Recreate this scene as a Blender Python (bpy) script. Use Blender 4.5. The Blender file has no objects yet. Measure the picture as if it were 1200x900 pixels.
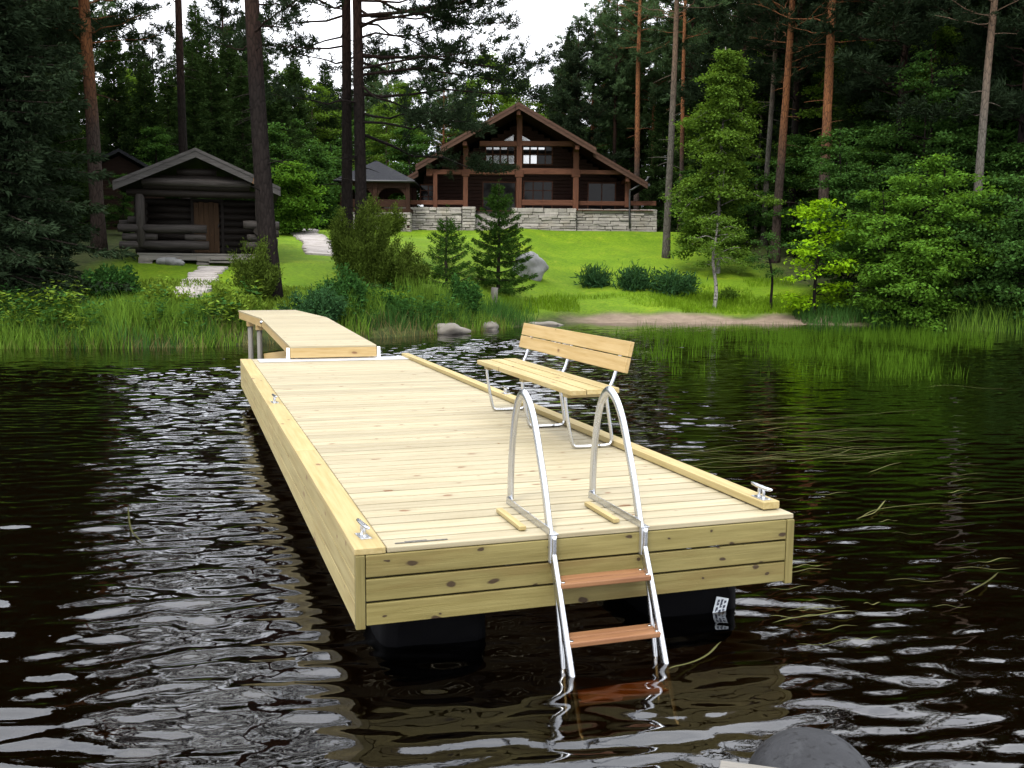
import bpy, math, random
import numpy as np
from mathutils import Vector, Matrix, noise as mnoise
rng = np.random.default_rng(7); random.seed(7)
scn = bpy.context.scene
col = scn.collection
PI = math.pi

# ------------------------------------------------------------------ camera
CAMH = 1.95; FPX = 1150.0
PITCH, ROLL = math.radians(-6.8706), math.radians(0.4958)
YAW = math.radians(18.4893)
DC = (-0.72711, -4.47296, 1.32969)          # camera seen from the dock's own frame
fw = Vector((0, math.cos(PITCH), math.sin(PITCH)))
r0 = Vector((1, 0, 0)); u0 = r0.cross(fw)
rt = math.cos(ROLL)*r0 + math.sin(ROLL)*u0
up = -math.sin(ROLL)*r0 + math.cos(ROLL)*u0
cam = bpy.data.cameras.new('camera'); co = bpy.data.objects.new('camera', cam); col.objects.link(co)
cam.sensor_width = 36; cam.lens = 36*FPX/1200; cam.clip_start = 0.05; cam.clip_end = 2000
M = Matrix.Identity(4)
for i in range(3):
    M[i][0], M[i][1], M[i][2] = rt[i], up[i], -fw[i]
M[2][3] = CAMH
co.matrix_world = M
scn.camera = co

def at(px, py, Y):
    "world point at forward distance Y that the photo shows at (px, py)"
    d = fw*FPX + rt*(px-600) + up*(450-py)
    return Vector((0, 0, CAMH)) + d*(Y/d.y)
def on_water(px, py):
    d = fw*FPX + rt*(px-600) + up*(450-py)
    return Vector((0, 0, CAMH)) + d*(-CAMH/d.z)

# ------------------------------------------------------------------ mesh building
class MB:
    def __init__(s): s.V=[]; s.F=[]; s.B=[]; s.R=[]; s.n=0; s.smooth=[]
    def raw(s, V, F, B=None, R=None, smooth=False):
        V = np.asarray(V, dtype=float).reshape(-1,3)
        s.V.append(V); s.F += [tuple(int(i)+s.n for i in f) for f in F]; s.n += len(V)
        s.smooth += [smooth]*len(F)
        s.B.append(V.copy() if B is None else np.asarray(B, float).reshape(-1,3))
        s.R.append(np.full(len(V), random.random() if R is None else R))
        return s
    def box(s, lo, hi, rot=None, pivot=None, R=None, jit=0):
        lo=np.array(lo,float); hi=np.array(hi,float)
        c=np.array([[x,y,z] for x in (0,1) for y in (0,1) for z in (0,1)],float)
        if jit: cj=c+np.random.default_rng(random.randrange(1<<30)).uniform(-jit,jit,c.shape)/np.maximum(hi-lo,1e-6)
        else: cj=c
        V=lo+cj*(hi-lo)
        size=hi-lo; order=np.argsort(-size, kind='stable')
        B=(c*size)[:,order]+np.random.default_rng(random.randrange(1<<30)).uniform(0,40,3)
        if rot is not None:
            p=np.array(pivot if pivot is not None else (lo+hi)/2,float)
            V=(V-p)@np.array(rot).T+p
        F=[(0,1,3,2),(4,6,7,5),(0,4,5,1),(2,3,7,6),(0,2,6,4),(1,5,7,3)]
        return s.raw(V,F,B,R)
    def beam(s, a, b, w, h, upv=(0,0,1), R=None):
        "rectangular bar from a to b, w across, h along up"
        a=np.array(a,float); b=np.array(b,float); d=b-a; L=np.linalg.norm(d); d/=L
        u=np.array(upv,float); x=np.cross(d,u); x/=np.linalg.norm(x); u=np.cross(x,d)
        c=np.array([[i,j,k] for i in (0,1) for j in (-.5,.5) for k in (-.5,.5)],float)
        V=a+np.outer(c[:,0]*L,d)+np.outer(c[:,1]*w,x)+np.outer(c[:,2]*h,u)
        B=np.stack([c[:,0]*L,c[:,1]*w,c[:,2]*h],1)+np.random.default_rng(random.randrange(1<<30)).uniform(0,40,3)
        F=[(0,1,3,2),(4,6,7,5),(0,4,5,1),(2,3,7,6),(0,2,6,4),(1,5,7,3)]
        return s.raw(V,F,B,R)
    def prism(s, poly, ext):
        "polygon (list of 3d) extruded by vector ext"
        P=np.array(poly,float); n=len(P); V=np.vstack([P,P+np.array(ext)])
        F=[tuple(range(n))[::-1],tuple(range(n,2*n))]+[(i,(i+1)%n,n+(i+1)%n,n+i) for i in range(n)]
        return s.raw(V,F)
    def tube(s, pts, r, seg=10, cap=True, smooth_path=0, oval=None, jitter=0):
        P=np.array(pts,float)
        if smooth_path: P=catmull(P, smooth_path)
        n=len(P); rr=np.interp(np.linspace(0,1,n),np.linspace(0,1,len(np.atleast_1d(r))),np.atleast_1d(r)) if np.ndim(r) else np.full(n,r)
        T=np.gradient(P,axis=0); T/=np.linalg.norm(T,axis=1)[:,None]+1e-12
        ref=np.array([1.0,0,0]) if oval is not None else (np.array([0,0,1.0]) if abs(T[0][2])<.9 else np.array([1.0,0,0]))
        V=[];B=[]; prev=None; off=np.random.default_rng(random.randrange(1<<30)).uniform(0,40,3); dist=0
        rg=np.random.default_rng(random.randrange(1<<30))
        for i in range(n):
            x=ref-T[i]*(ref@T[i]) if prev is None or oval is not None else prev-T[i]*(prev@T[i])
            x/=np.linalg.norm(x)+1e-12; y=np.cross(T[i],x); prev=x
            if i: dist+=np.linalg.norm(P[i]-P[i-1])
            ax,ay=(rr[i],rr[i]) if oval is None else (oval[0],oval[1])
            for k in range(seg):
                a=2*PI*k/seg; j=1+rg.uniform(-jitter,jitter) if jitter else 1
                V.append(P[i]+x*math.cos(a)*ax*j+y*math.sin(a)*ay*j); B.append((dist,math.cos(a)*ax,math.sin(a)*ay))
        F=[(i*seg+k,i*seg+(k+1)%seg,(i+1)*seg+(k+1)%seg,(i+1)*seg+k) for i in range(n-1) for k in range(seg)]
        s.raw(V,F,np.array(B)+off,None,True)
        if cap:
            m=s.n-len(V)
            s.F+= [tuple(m+k for k in range(seg))[::-1],tuple(m+(n-1)*seg+k for k in range(seg))]; s.smooth+=[False,False]
        return s
    def build(s, name, mat, parent=None, bevel=0, loc=None, subd=0):
        me=bpy.data.meshes.new(name)
        V=np.vstack(s.V)
        me.from_pydata(V.tolist(),[],s.F)
        a=me.attributes.new('bc','FLOAT_VECTOR','POINT'); a.data.foreach_set('vector',np.vstack(s.B).astype(np.float32).ravel())
        b=me.attributes.new('rnd','FLOAT','POINT'); b.data.foreach_set('value',np.concatenate(s.R).astype(np.float32))
        me.polygons.foreach_set('use_smooth',s.smooth)
        me.validate()
        o=bpy.data.objects.new(name,me); col.objects.link(o)
        for m in (mat if isinstance(mat,(list,tuple)) else [mat]): me.materials.append(m)
        if parent: o.parent=parent
        if loc is not None: o.location=loc
        if bevel:
            md=o.modifiers.new('bevel','BEVEL'); md.width=bevel; md.segments=2; md.limit_method='ANGLE'; md.angle_limit=math.radians(40)
        return o
def catmull(P, k):
    P=np.vstack([2*P[0]-P[1],P,2*P[-1]-P[-2]]); out=[]
    for i in range(1,len(P)-2):
        for t in np.linspace(0,1,k,endpoint=False):
            a,b,c,d=P[i-1:i+3]
            out.append(.5*((2*b)+(c-a)*t+(2*a-5*b+4*c-d)*t*t+(-a+3*b-3*c+d)*t**3))
    out.append(P[-2]); return np.array(out)
def fast_mesh(name, V, quads, R, mat, parent=None, B=None, smooth=False):
    "V n*3, quads m*4 (or m*3), R per-vertex"
    me=bpy.data.meshes.new(name); k=quads.shape[1]; m=len(quads)
    me.vertices.add(len(V)); me.vertices.foreach_set('co',np.asarray(V,np.float32).ravel())
    me.loops.add(m*k); me.loops.foreach_set('vertex_index',quads.astype(np.int32).ravel())
    me.polygons.add(m); me.polygons.foreach_set('loop_start',np.arange(0,m*k,k,dtype=np.int32))
    if smooth: me.polygons.foreach_set('use_smooth',np.ones(m,bool))
    a=me.attributes.new('rnd','FLOAT','POINT'); a.data.foreach_set('value',np.asarray(R,np.float32))
    if B is not None:
        b=me.attributes.new('bc','FLOAT_VECTOR','POINT'); b.data.foreach_set('vector',np.asarray(B,np.float32).ravel())
    me.update(calc_edges=True); me.validate()
    me.materials.append(mat)
    o=bpy.data.objects.new(name,me); col.objects.link(o)
    if parent: o.parent=parent
    return o
def tag(o,label=None,cat=None,group=None,kind=None):
    for k,v in (('label',label),('category',cat),('group',group),('kind',kind)):
        if v: o[k]=v
    return o
def thing(name,label,cat,loc=(0,0,0),rz=0,group=None):
    o=bpy.data.objects.new(name,None); col.objects.link(o); o.empty_display_size=.2
    o.location=loc; o.rotation_euler=(0,0,rz)
    return tag(o,label,cat,group)

# ------------------------------------------------------------------ materials
def newmat(name):
    m=bpy.data.materials.new(name); m.use_nodes=True; nt=m.node_tree; nt.nodes.clear()
    out=nt.nodes.new('ShaderNodeOutputMaterial'); return m,nt,out
def N(nt,t,**kw):
    n=nt.nodes.new('ShaderNode'+t)
    for k,v in kw.items():
        if k.startswith('i_'): n.inputs[k[2:].replace('_',' ')].default_value=v
        else: setattr(n,k,v)
    return n
def ramp(nt,fac,stops):
    r=nt.nodes.new('ShaderNodeValToRGB'); e=r.color_ramp.elements
    while len(e)<len(stops): e.new(.5)
    for q,(p,c) in zip(e,stops): q.position=p; q.color=(*c,1) if len(c)==3 else c
    nt.links.new(fac,r.inputs[0]); return r.outputs[0]
def mix(nt,f,a,b,t='MIX'):
    n=nt.nodes.new('ShaderNodeMix'); n.data_type='RGBA'; n.blend_type=t
    for i,v in ((0,f),(6,a),(7,b)):
        if hasattr(v,'links'): nt.links.new(v,n.inputs[i])
        else: n.inputs[i].default_value=(*v,1) if isinstance(v,tuple) and len(v)==3 else v
    return n.outputs[2]
def attr(nt,name,o='Fac'): return N(nt,'Attribute',attribute_name=name).outputs[o]
def mapping(nt,vec,scale):
    m=N(nt,'Mapping'); m.inputs['Scale'].default_value=scale; nt.links.new(vec,m.inputs[0]); return m.outputs[0]
def noise(nt,vec,scale,detail=4,rough=.55):
    n=N(nt,'TexNoise'); n.inputs['Scale'].default_value=scale; n.inputs['Detail'].default_value=detail; n.inputs['Roughness'].default_value=rough
    if vec is not None: nt.links.new(vec,n.inputs['Vector'])
    return n.outputs['Fac']
def math1(nt,op,a,b=0.0,clamp=False):
    n=N(nt,'Math',operation=op); n.use_clamp=clamp
    for i,v in ((0,a),(1,b)):
        if hasattr(v,'links'): nt.links.new(v,n.inputs[i])
        else: n.inputs[i].default_value=v
    return n.outputs[0]
def bsdf(nt,out,color,rough=.6,bump=None,bs=.3,bd=.01,metal=0,spec=.5):
    p=N(nt,'BsdfPrincipled'); p.inputs['Metallic'].default_value=metal; p.inputs['Specular IOR Level'].default_value=spec
    for k,v in (('Base Color',color),('Roughness',rough)):
        if hasattr(v,'links'): nt.links.new(v,p.inputs[k])
        else: p.inputs[k].default_value=(*v,1) if isinstance(v,tuple) else v
    if bump is not None:
        b=N(nt,'Bump'); b.inputs['Strength'].default_value=bs; b.inputs['Distance'].default_value=bd
        nt.links.new(bump,b.inputs['Height']); nt.links.new(b.outputs[0],p.inputs['Normal'])
    nt.links.new(p.outputs[0],out.inputs['Surface']); return p

def wood(name,c0,c1,knot=(.12,.06,.025),knots=1.0,vary=.25,rough=.6,grain=1.0,stain=None,spec=.3):
    m,nt,out=newmat(name)
    bc=attr(nt,'bc','Vector'); rn=attr(nt,'rnd')
    g=noise(nt,mapping(nt,bc,(1.2,22,22)),1.6,5,.6)
    g2=noise(nt,mapping(nt,bc,(2.5,90,90)),1.5,3,.6)
    c=ramp(nt,g,[(.32,c1),(.60,c0)])
    c=mix(nt,math1(nt,'MULTIPLY',g2,.30*grain),c,tuple(x*.45 for x in c1))
    # per-board shade
    wn=N(nt,'TexWhiteNoise',noise_dimensions='1D'); nt.links.new(rn,wn.inputs['W'])
    hs=N(nt,'HueSaturation'); nt.links.new(c,hs.inputs['Color'])
    nt.links.new(math1(nt,'ADD',math1(nt,'MULTIPLY',wn.outputs['Value'],vary),1-vary*.6),hs.inputs['Value'])
    hs.inputs['Saturation'].default_value=1.0
    c=hs.outputs[0]
    if stain:
        sn=noise(nt,mapping(nt,bc,(.9,6,6)),1.3,4,.6)
        c=mix(nt,ramp(nt,sn,[(.52,(0,0,0)),(.68,(.75,)*3)]),c,stain)
    if knots:
        v=N(nt,'TexVoronoi',voronoi_dimensions='2D'); v.inputs['Scale'].default_value=1
        dn=N(nt,'TexNoise'); dn.inputs['Scale'].default_value=6; nt.links.new(bc,dn.inputs['Vector'])
        dv=N(nt,'VectorMath',operation='MULTIPLY_ADD'); nt.links.new(dn.outputs['Color'],dv.inputs[0]); dv.inputs[1].default_value=(.16,.05,0); nt.links.new(bc,dv.inputs[2])
        nt.links.new(mapping(nt,dv.outputs[0],(4.3,8.0,1)),v.inputs['Vector'])
        sep=N(nt,'SeparateColor'); nt.links.new(v.outputs['Color'],sep.inputs[0])
        pick=math1(nt,'GREATER_THAN',sep.outputs[0],1-.42*knots)
        size=math1(nt,'ADD',math1(nt,'MULTIPLY',math1(nt,'MULTIPLY',sep.outputs[1],sep.outputs[2]),.17),.045)
        k=math1(nt,'MULTIPLY',math1(nt,'SUBTRACT',1.0,math1(nt,'DIVIDE',v.outputs['Distance'],size),True),3.2,True)
        halo=math1(nt,'MULTIPLY',math1(nt,'SUBTRACT',1.0,math1(nt,'DIVIDE',v.outputs['Distance'],math1(nt,'MULTIPLY',size,2.6)),True),.35)
        c=mix(nt,math1(nt,'MULTIPLY',halo,pick),c,tuple(x*.55 for x in c1))
        c=mix(nt,math1(nt,'MULTIPLY',k,pick),c,knot)
    bsdf(nt,out,c,rough,g2,.3,.004,spec=spec)
    return m
MAT={}
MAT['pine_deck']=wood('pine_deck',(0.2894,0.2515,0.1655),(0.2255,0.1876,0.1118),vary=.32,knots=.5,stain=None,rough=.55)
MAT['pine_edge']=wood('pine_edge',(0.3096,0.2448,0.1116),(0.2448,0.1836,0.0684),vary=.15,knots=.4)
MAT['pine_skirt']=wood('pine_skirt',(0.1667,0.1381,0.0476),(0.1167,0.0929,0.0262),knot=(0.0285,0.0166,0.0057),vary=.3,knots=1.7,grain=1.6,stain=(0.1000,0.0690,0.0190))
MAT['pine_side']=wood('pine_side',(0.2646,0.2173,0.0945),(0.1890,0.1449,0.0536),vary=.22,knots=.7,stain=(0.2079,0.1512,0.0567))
MAT['pine_warm']=wood('pine_warm',(0.3404,0.2442,0.1110),(0.2664,0.1776,0.0629),knots=.6,vary=.15)
MAT['pine_seat']=wood('pine_seat',(0.3404,0.2738,0.1332),(0.2664,0.1961,0.0740),knots=.5,vary=.2)
MAT['tread']=wood('tread',(.215,.105,.045),(.145,.062,.026),knots=.5,vary=.2,knot=(0.0720,0.0216,0.0072))
MAT['grey_wood']=wood('grey_wood',(0.1560,0.1440,0.1260),(0.0780,0.0720,0.0600),knots=.3,vary=.25)
MAT['old_log']=wood('old_log',(0.0528,0.0464,0.0424),(0.0184,0.0160,0.0144),knots=.3,vary=.4,knot=(0.0160,0.0120,0.0080),spec=.08)
MAT['dark_log']=wood('dark_log',(0.0198,0.0162,0.0135),(0.0081,0.0063,0.0054),knots=.2,vary=.4,knot=(0.0090,0.0072,0.0054),spec=.08)
MAT['barge_grey']=wood('barge_grey',(0.0750,0.0705,0.0675),(0.0375,0.0345,0.0323),knots=.3,vary=.25,spec=.08)
MAT['door_brown']=wood('door_brown',(0.0675,0.0387,0.0198),(0.0306,0.0171,0.0090),knots=.3,vary=.35,spec=.08)
MAT['house_wall']=wood('house_wall',(0.0315,0.0135,0.0090),(0.0162,0.0072,0.0054),knots=.2,vary=.3,knot=(0.0180,0.0090,0.0054),spec=.08)
MAT['house_beam']=wood('house_beam',(0.1109,0.0474,0.0283),(0.0597,0.0245,0.0153),knots=.3,vary=.25,knot=(0.0229,0.0114,0.0077),spec=.08)
MAT['house_barge']=wood('house_barge',(0.0760,0.0416,0.0296),(0.0400,0.0224,0.0160),knots=.2,vary=.25,knot=(0.0240,0.0120,0.0080),spec=.08)
MAT['pav_beam']=wood('pav_beam',(0.0415,0.0204,0.0133),(0.0221,0.0105,0.0072),knots=.2,vary=.25,knot=(0.0111,0.0055,0.0033),spec=.08)
MAT['shed_wall']=wood('shed_wall',(0.0240,0.0120,0.0076),(0.0120,0.0064,0.0040),knots=.2,vary=.3,spec=.08)

def metal(name,c,rough,metalv=1.0,var=.1):
    m,nt,out=newmat(name)
    tc=N(nt,'TexCoord').outputs['Object']
    n=noise(nt,tc,9,5,.6)
    cc=mix(nt,n,tuple(x*(1-var) for x in c),tuple(min(1,x*(1+var)) for x in c))
    rr=math1(nt,'ADD',math1(nt,'MULTIPLY',n,.18),rough-.09)
    bsdf(nt,out,cc,rr,None,metal=metalv); return m
MAT['galv']=metal('galv',(.56,.57,.59),.26)
MAT['alu']=metal('alu',(.66,.67,.70),.42)
MAT['white_plastic']=metal('white_plastic',(.78,.79,.80),.4,0,.05)
MAT['black_iron']=metal('black_iron',(.02,.02,.022),.5,0,.3)

def plain(name,c,rough=.6,n_scale=4,var=.25,bump=.2,coord='Object',spec=.4):
    m,nt,out=newmat(name); tc=N(nt,'TexCoord').outputs[coord]
    n=noise(nt,tc,n_scale,6,.62)
    cc=ramp(nt,n,[(.3,tuple(x*(1-var) for x in c)),(.7,tuple(x*(1+var) for x in c))])
    bsdf(nt,out,cc,rough,n,bump,.02,spec=spec); return m
MAT['black_plastic']=plain('black_plastic',(.0025,.0025,.003),.6,6,.3,.1,spec=.03)
MAT['grey_plastic']=None
MAT['label']=plain('label',(0.6000,0.6400,0.6800),.5,20,.05,0)
MAT['ink']=plain('ink',(.02,.025,.05),.6,20,.05,0)
MAT['shingle']=None
MAT['glass_dark']=None

def mk_float():
    m,nt,out=newmat('grey_plastic'); tc=N(nt,'TexCoord').outputs['Object']
    a=noise(nt,tc,3.0,6,.65); b=noise(nt,tc,26,3,.6); c3=noise(nt,mapping(nt,tc,(9,3,9)),1.5,4,.6)
    c=ramp(nt,a,[(.3,(.009,.0093,.0107)),(.7,(.025,.0258,.029))])
    c=mix(nt,ramp(nt,b,[(.58,(0,0,0)),(.62,(1,1,1))]),c,(.006,.006,.007))
    c=mix(nt,ramp(nt,c3,[(.55,(0,0,0)),(.75,(.45,)*3)]),c,(.042,.044,.047))
    bsdf(nt,out,c,.6,b,.3,.015,spec=.15); return m
MAT['grey_plastic']=mk_float()
def mk_shingle():
    m,nt,out=newmat('shingle'); tc=N(nt,'TexCoord').outputs['Object']
    w=N(nt,'TexWave',wave_type='BANDS',bands_direction='Z',wave_profile='SAW'); w.inputs['Scale'].default_value=2.1; w.inputs['Distortion'].default_value=.4
    nt.links.new(tc,w.inputs[0]); n=noise(nt,tc,14,5,.7); n2=noise(nt,tc,.8,4,.6)
    c=ramp(nt,n,[(.3,(.009,.0095,.0115)),(.7,(.025,.026,.030))])
    c=mix(nt,ramp(nt,w.outputs['Fac'],[(.0,(.7,)*3),(.15,(0,0,0))]),c,(.012,.012,.014))
    c=mix(nt,ramp(nt,n2,[(.55,(0,0,0)),(.75,(.5,)*3)]),c,(.05,.055,.04))
    bsdf(nt,out,c,.9,n,.4,.02,spec=.08); return m
MAT['shingle']=mk_shingle()
def mk_stone(name,c0,c1,c2,vary=.5):
    m,nt,out=newmat(name); tc=N(nt,'TexCoord').outputs['Object']; rn=attr(nt,'rnd')
    n=noise(nt,tc,5,6,.58); n2=noise(nt,tc,1.3,4,.6)
    c=ramp(nt,n,[(.2,c0),(.8,c1)])
    c=mix(nt,ramp(nt,n2,[(.5,(0,0,0)),(.7,(.6,)*3)]),c,c2)
    wn=N(nt,'TexWhiteNoise',noise_dimensions='1D'); nt.links.new(rn,wn.inputs['W'])
    hs=N(nt,'HueSaturation'); nt.links.new(c,hs.inputs['Color'])
    nt.links.new(math1(nt,'ADD',math1(nt,'MULTIPLY',wn.outputs['Value'],vary),1-vary*.5),hs.inputs['Value'])
    bsdf(nt,out,hs.outputs[0],.9,n,.5,.03); return m
MAT['wall_stone']=mk_stone('wall_stone',(0.1748,0.1596,0.1444),(0.3040,0.2812,0.2546),(0.2280,0.1938,0.1520))
MAT['mortar']=plain('mortar',(0.0490,0.0420,0.0364),.95,8,.3,.3)
MAT['path_stone']=mk_stone('path_stone',(0.2088,0.1856,0.1740),(0.3016,0.2784,0.2610),(0.1914,0.1682,0.1392),.3)
MAT['boulder']=mk_stone('boulder',(0.1102,0.1102,0.1069),(0.2462,0.2462,0.2398),(0.0713,0.0713,0.0648),.1)
MAT['shore_rock']=mk_stone('shore_rock',(0.0800,0.0720,0.0600),(0.1760,0.1600,0.1360),(0.0480,0.0400,0.0304),.2)
def mk_glass():
    m,nt,out=newmat('window_glass')
    tc=N(nt,'TexCoord').outputs['Object']; n=noise(nt,tc,.7,2)
    p=bsdf(nt,out,(.010,.009,.009),.06,n,.03,.05,spec=.22); p.inputs['IOR'].default_value=1.45; return m
MAT['glass']=mk_glass()
MAT['curtain']=plain('curtain',(.62,.64,.66),.8,6,.08,0)

def bark(name,lo,hi,zmid=5.0,zw=3.0,pale=None):
    "scots pine: grey plated bark low down, orange flaking bark above"
    m,nt,out=newmat(name); tc=N(nt,'TexCoord').outputs['Object']
    v=N(nt,'TexVoronoi',feature='DISTANCE_TO_EDGE'); v.inputs['Scale'].default_value=1
    nt.links.new(mapping(nt,tc,(11,11,3.2)),v.inputs['Vector'])
    n=noise(nt,mapping(nt,tc,(9,9,2.5)),1.6,6,.65)
    sx=N(nt,'SeparateXYZ'); nt.links.new(tc,sx.inputs[0])
    f=math1(nt,'DIVIDE',math1(nt,'SUBTRACT',math1(nt,'ADD',sx.outputs[2],math1(nt,'MULTIPLY',n,2.0)),zmid),zw,True)
    a=mix(nt,n,tuple(x*.55 for x in lo),tuple(x*1.35 for x in lo)); b=mix(nt,n,tuple(x*.6 for x in hi),tuple(x*1.3 for x in hi))
    c=mix(nt,f,a,b)
    crack=ramp(nt,v.outputs['Distance'],[(.0,(.75,)*3),(.12,(0,0,0))])
    c=mix(nt,crack,c,tuple(x*.3 for x in lo))
    if pale:
        b2=noise(nt,mapping(nt,tc,(3,3,7)),1.4,3,.5)
        c=mix(nt,ramp(nt,b2,[(.55,(0,0,0)),(.62,(1,1,1))]),c,pale)
    bsdf(nt,out,c,.95,v.outputs['Distance'],.8,.04,spec=.06); return m
MAT['bark_pine']=bark('bark_pine',(0.0440,0.0328,0.0272),(0.1600,0.0680,0.0288),5.2,3.0)
MAT['bark_dark']=bark('bark_dark',(0.0120,0.0095,0.0085),(0.0350,0.0190,0.0135),6.5,4.0)  # darker bark copy; on the pine pair it holds the shade on their trunks
MAT['bark_grey']=bark('bark_grey',(0.0792,0.0720,0.0612),(0.1152,0.0756,0.0504),7,4)
MAT['bark_spruce']=bark('bark_spruce',(0.0320,0.0256,0.0208),(0.0360,0.0272,0.0208),5,4)
MAT['bark_birch']=bark('bark_birch',(0.2400,0.2320,0.2120),(0.1600,0.1480,0.1280),1.2,1.5,pale=(0.0240,0.0224,0.0208))

def leafmat(name,c,vary=.6,trans=.35,hue=(1,1,1),gloss=.0):
    m,nt,out=newmat(name); rn=attr(nt,'rnd')
    tc=N(nt,'TexCoord').outputs['Object']; n=noise(nt,tc,.7,3,.6)
    f=math1(nt,'ADD',math1(nt,'MULTIPLY',rn,.65),math1(nt,'MULTIPLY',n,.45),True)
    dark=tuple(x*(1-vary) for x in c); lite=tuple(x*(1+vary)*h for x,h in zip(c,hue))
    cc=ramp(nt,f,[(.15,dark),(.9,lite)])
    d=N(nt,'BsdfDiffuse'); t=N(nt,'BsdfTranslucent'); nt.links.new(cc,d.inputs[0])
    tcol=mix(nt,1.0,cc,(1.15,1.05,.55),'MULTIPLY'); nt.links.new(tcol,t.inputs[0])
    ms=N(nt,'MixShader'); ms.inputs[0].default_value=trans; nt.links.new(d.outputs[0],ms.inputs[1]); nt.links.new(t.outputs[0],ms.inputs[2])
    last=ms.outputs[0]
    if gloss:
        g=N(nt,'BsdfGlossy'); g.inputs['Roughness'].default_value=.45; g.inputs[0].default_value=(.8,.85,.8,1)
        m2=N(nt,'MixShader'); m2.inputs[0].default_value=gloss; nt.links.new(last,m2.inputs[1]); nt.links.new(g.outputs[0],m2.inputs[2]); last=m2.outputs[0]
    nt.links.new(last,out.inputs['Surface']); return m
MAT['needle_pine']=leafmat('needle_pine',(0.0473,0.0819,0.0347),.55,.2)
MAT['needle_dark']=leafmat('needle_dark',(0.0148,0.0242,0.0121),.5,.15)
MAT['needle_spruce']=leafmat('needle_spruce',(.019,.036,.0105),.6,.2)
MAT['needle_young']=leafmat('needle_young',(0.0295,0.0667,0.0112),.6,.25)
MAT['needle_juniper']=leafmat('needle_juniper',(0.0446,0.0684,0.0108),.65,.25)
MAT['leaf_birch']=leafmat('leaf_birch',(0.0680,0.1240,0.0176),.6,.4)
MAT['leaf_green']=leafmat('leaf_green',(0.0663,0.1436,0.0177),.75,.45)
MAT['leaf_dark']=leafmat('leaf_dark',(0.0340,0.0778,0.0170),.65,.35)
MAT['leaf_bright']=leafmat('leaf_bright',(0.1700,0.3145,0.0102),.5,.45)
MAT['leaf_shrub']=leafmat('leaf_shrub',(0.0263,0.0713,0.0165),.6,.35)
MAT['leaf_yellow']=leafmat('leaf_yellow',(0.1050,0.1627,0.0210),.6,.4)
MAT['leaf_fern']=leafmat('leaf_fern',(0.0248,0.0620,0.0225),.6,.3)
MAT['reed']=leafmat('reed',(0.0884,0.1612,0.0208),.65,.4)
MAT['reed_dark']=leafmat('reed_dark',(0.0331,0.0828,0.0184),.6,.35)
MAT['reed_dry']=leafmat('reed_dry',(0.1200,0.1050,0.0413),.5,.3)
MAT['lawn_blade']=leafmat('lawn_blade',(0.0997,0.1805,0.0104),.5,.4)
MAT['water_reed']=leafmat('water_reed',(0.0396,0.0828,0.0072),.6,.4)
MAT['weed']=leafmat('weed',(0.0700,0.0700,0.0280),.6,.25)

# ------------------------------------------------------------------ terrain and water
SHX=np.array([-120,-60,-35,-20,-12.4,-10,-8.3,-6.9,-5.9,-3.2,-2.3,-1.0,0.0,1.9,6.8,11.2,14.2,16.2,20,28,45,80,120.])
SHY=np.array([-30,2,13,19.5,22.2,22.3,22.6,23.0,24.6,26.6,27.6,29.6,31.2,34.2,34.2,34.2,33.0,30.8,27,20,8,-20,-40.])
def shore(X): return np.interp(X,SHX,SHY)
_t=[-60,-20,-6,-2,0,.3,1.5,4,10.5,24,35,60,140]
HL=[-4,-2.5,-1.3,-.6,0,.28,.5,1.1,2.15,3.35,4.0,4.8,6]
_t2=[-60,-20,-6,-2,0,1.2,2.0,5,12,21,24,35,60,140]
HR=[-4,-2.0,-1.0,-.4,0,.13,.36,.85,2.2,3.86,3.95,4.4,5,6]
def snoise(X,Y,s,seed):
    "smooth value noise"
    x=np.asarray(X)/s; y=np.asarray(Y)/s; xi=np.floor(x).astype(int); yi=np.floor(y).astype(int)
    def h(i,j):
        n=(i*374761393+j*668265263+seed*974711)&0x7fffffff; n=((n^(n>>13))*1274126177)&0x7fffffff
        return ((n^(n>>16))&0xffff)/65535.0
    fx=x-xi; fy=y-yi; fx=fx*fx*(3-2*fx); fy=fy*fy*(3-2*fy)
    return (h(xi,yi)*(1-fx)+h(xi+1,yi)*fx)*(1-fy)+(h(xi,yi+1)*(1-fx)+h(xi+1,yi+1)*fx)*fy
def terr(X,Y):
    X=np.asarray(X,float); Y=np.asarray(Y,float)
    # smoothed shore
    ys=(shore(X-.6)+shore(X)+shore(X+.6))/3 + (snoise(X,X*0,1.3,3)-.5)*.5
    t=Y-ys
    a=np.interp(t,_t,HL); b=np.interp(t,_t2,HR)
    w=np.clip((X+3.5)/4.0,0,1); w=w*w*(3-2*w)
    z=a*(1-w)+b*w
    land=np.clip(t/6,0,1)
    z=z+land*((snoise(X,Y,5,1)-.5)*.35+(snoise(X,Y,1.6,2)-.5)*.10)
    # level ground under the house and its terrace
    hm=np.clip(1-np.maximum(np.abs(X+.3)-9,0)/3,0,1)*np.clip((Y-52)/3,0,1)*np.clip((72-Y)/4,0,1)
    z=z*(1-hm)+3.88*hm
    return z
def zt(x,y): return float(terr(x,y))
def ground(px,Y):
    x=(px-600)/FPX*Y*1.003; return Vector((x,Y,zt(x,Y)))

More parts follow.
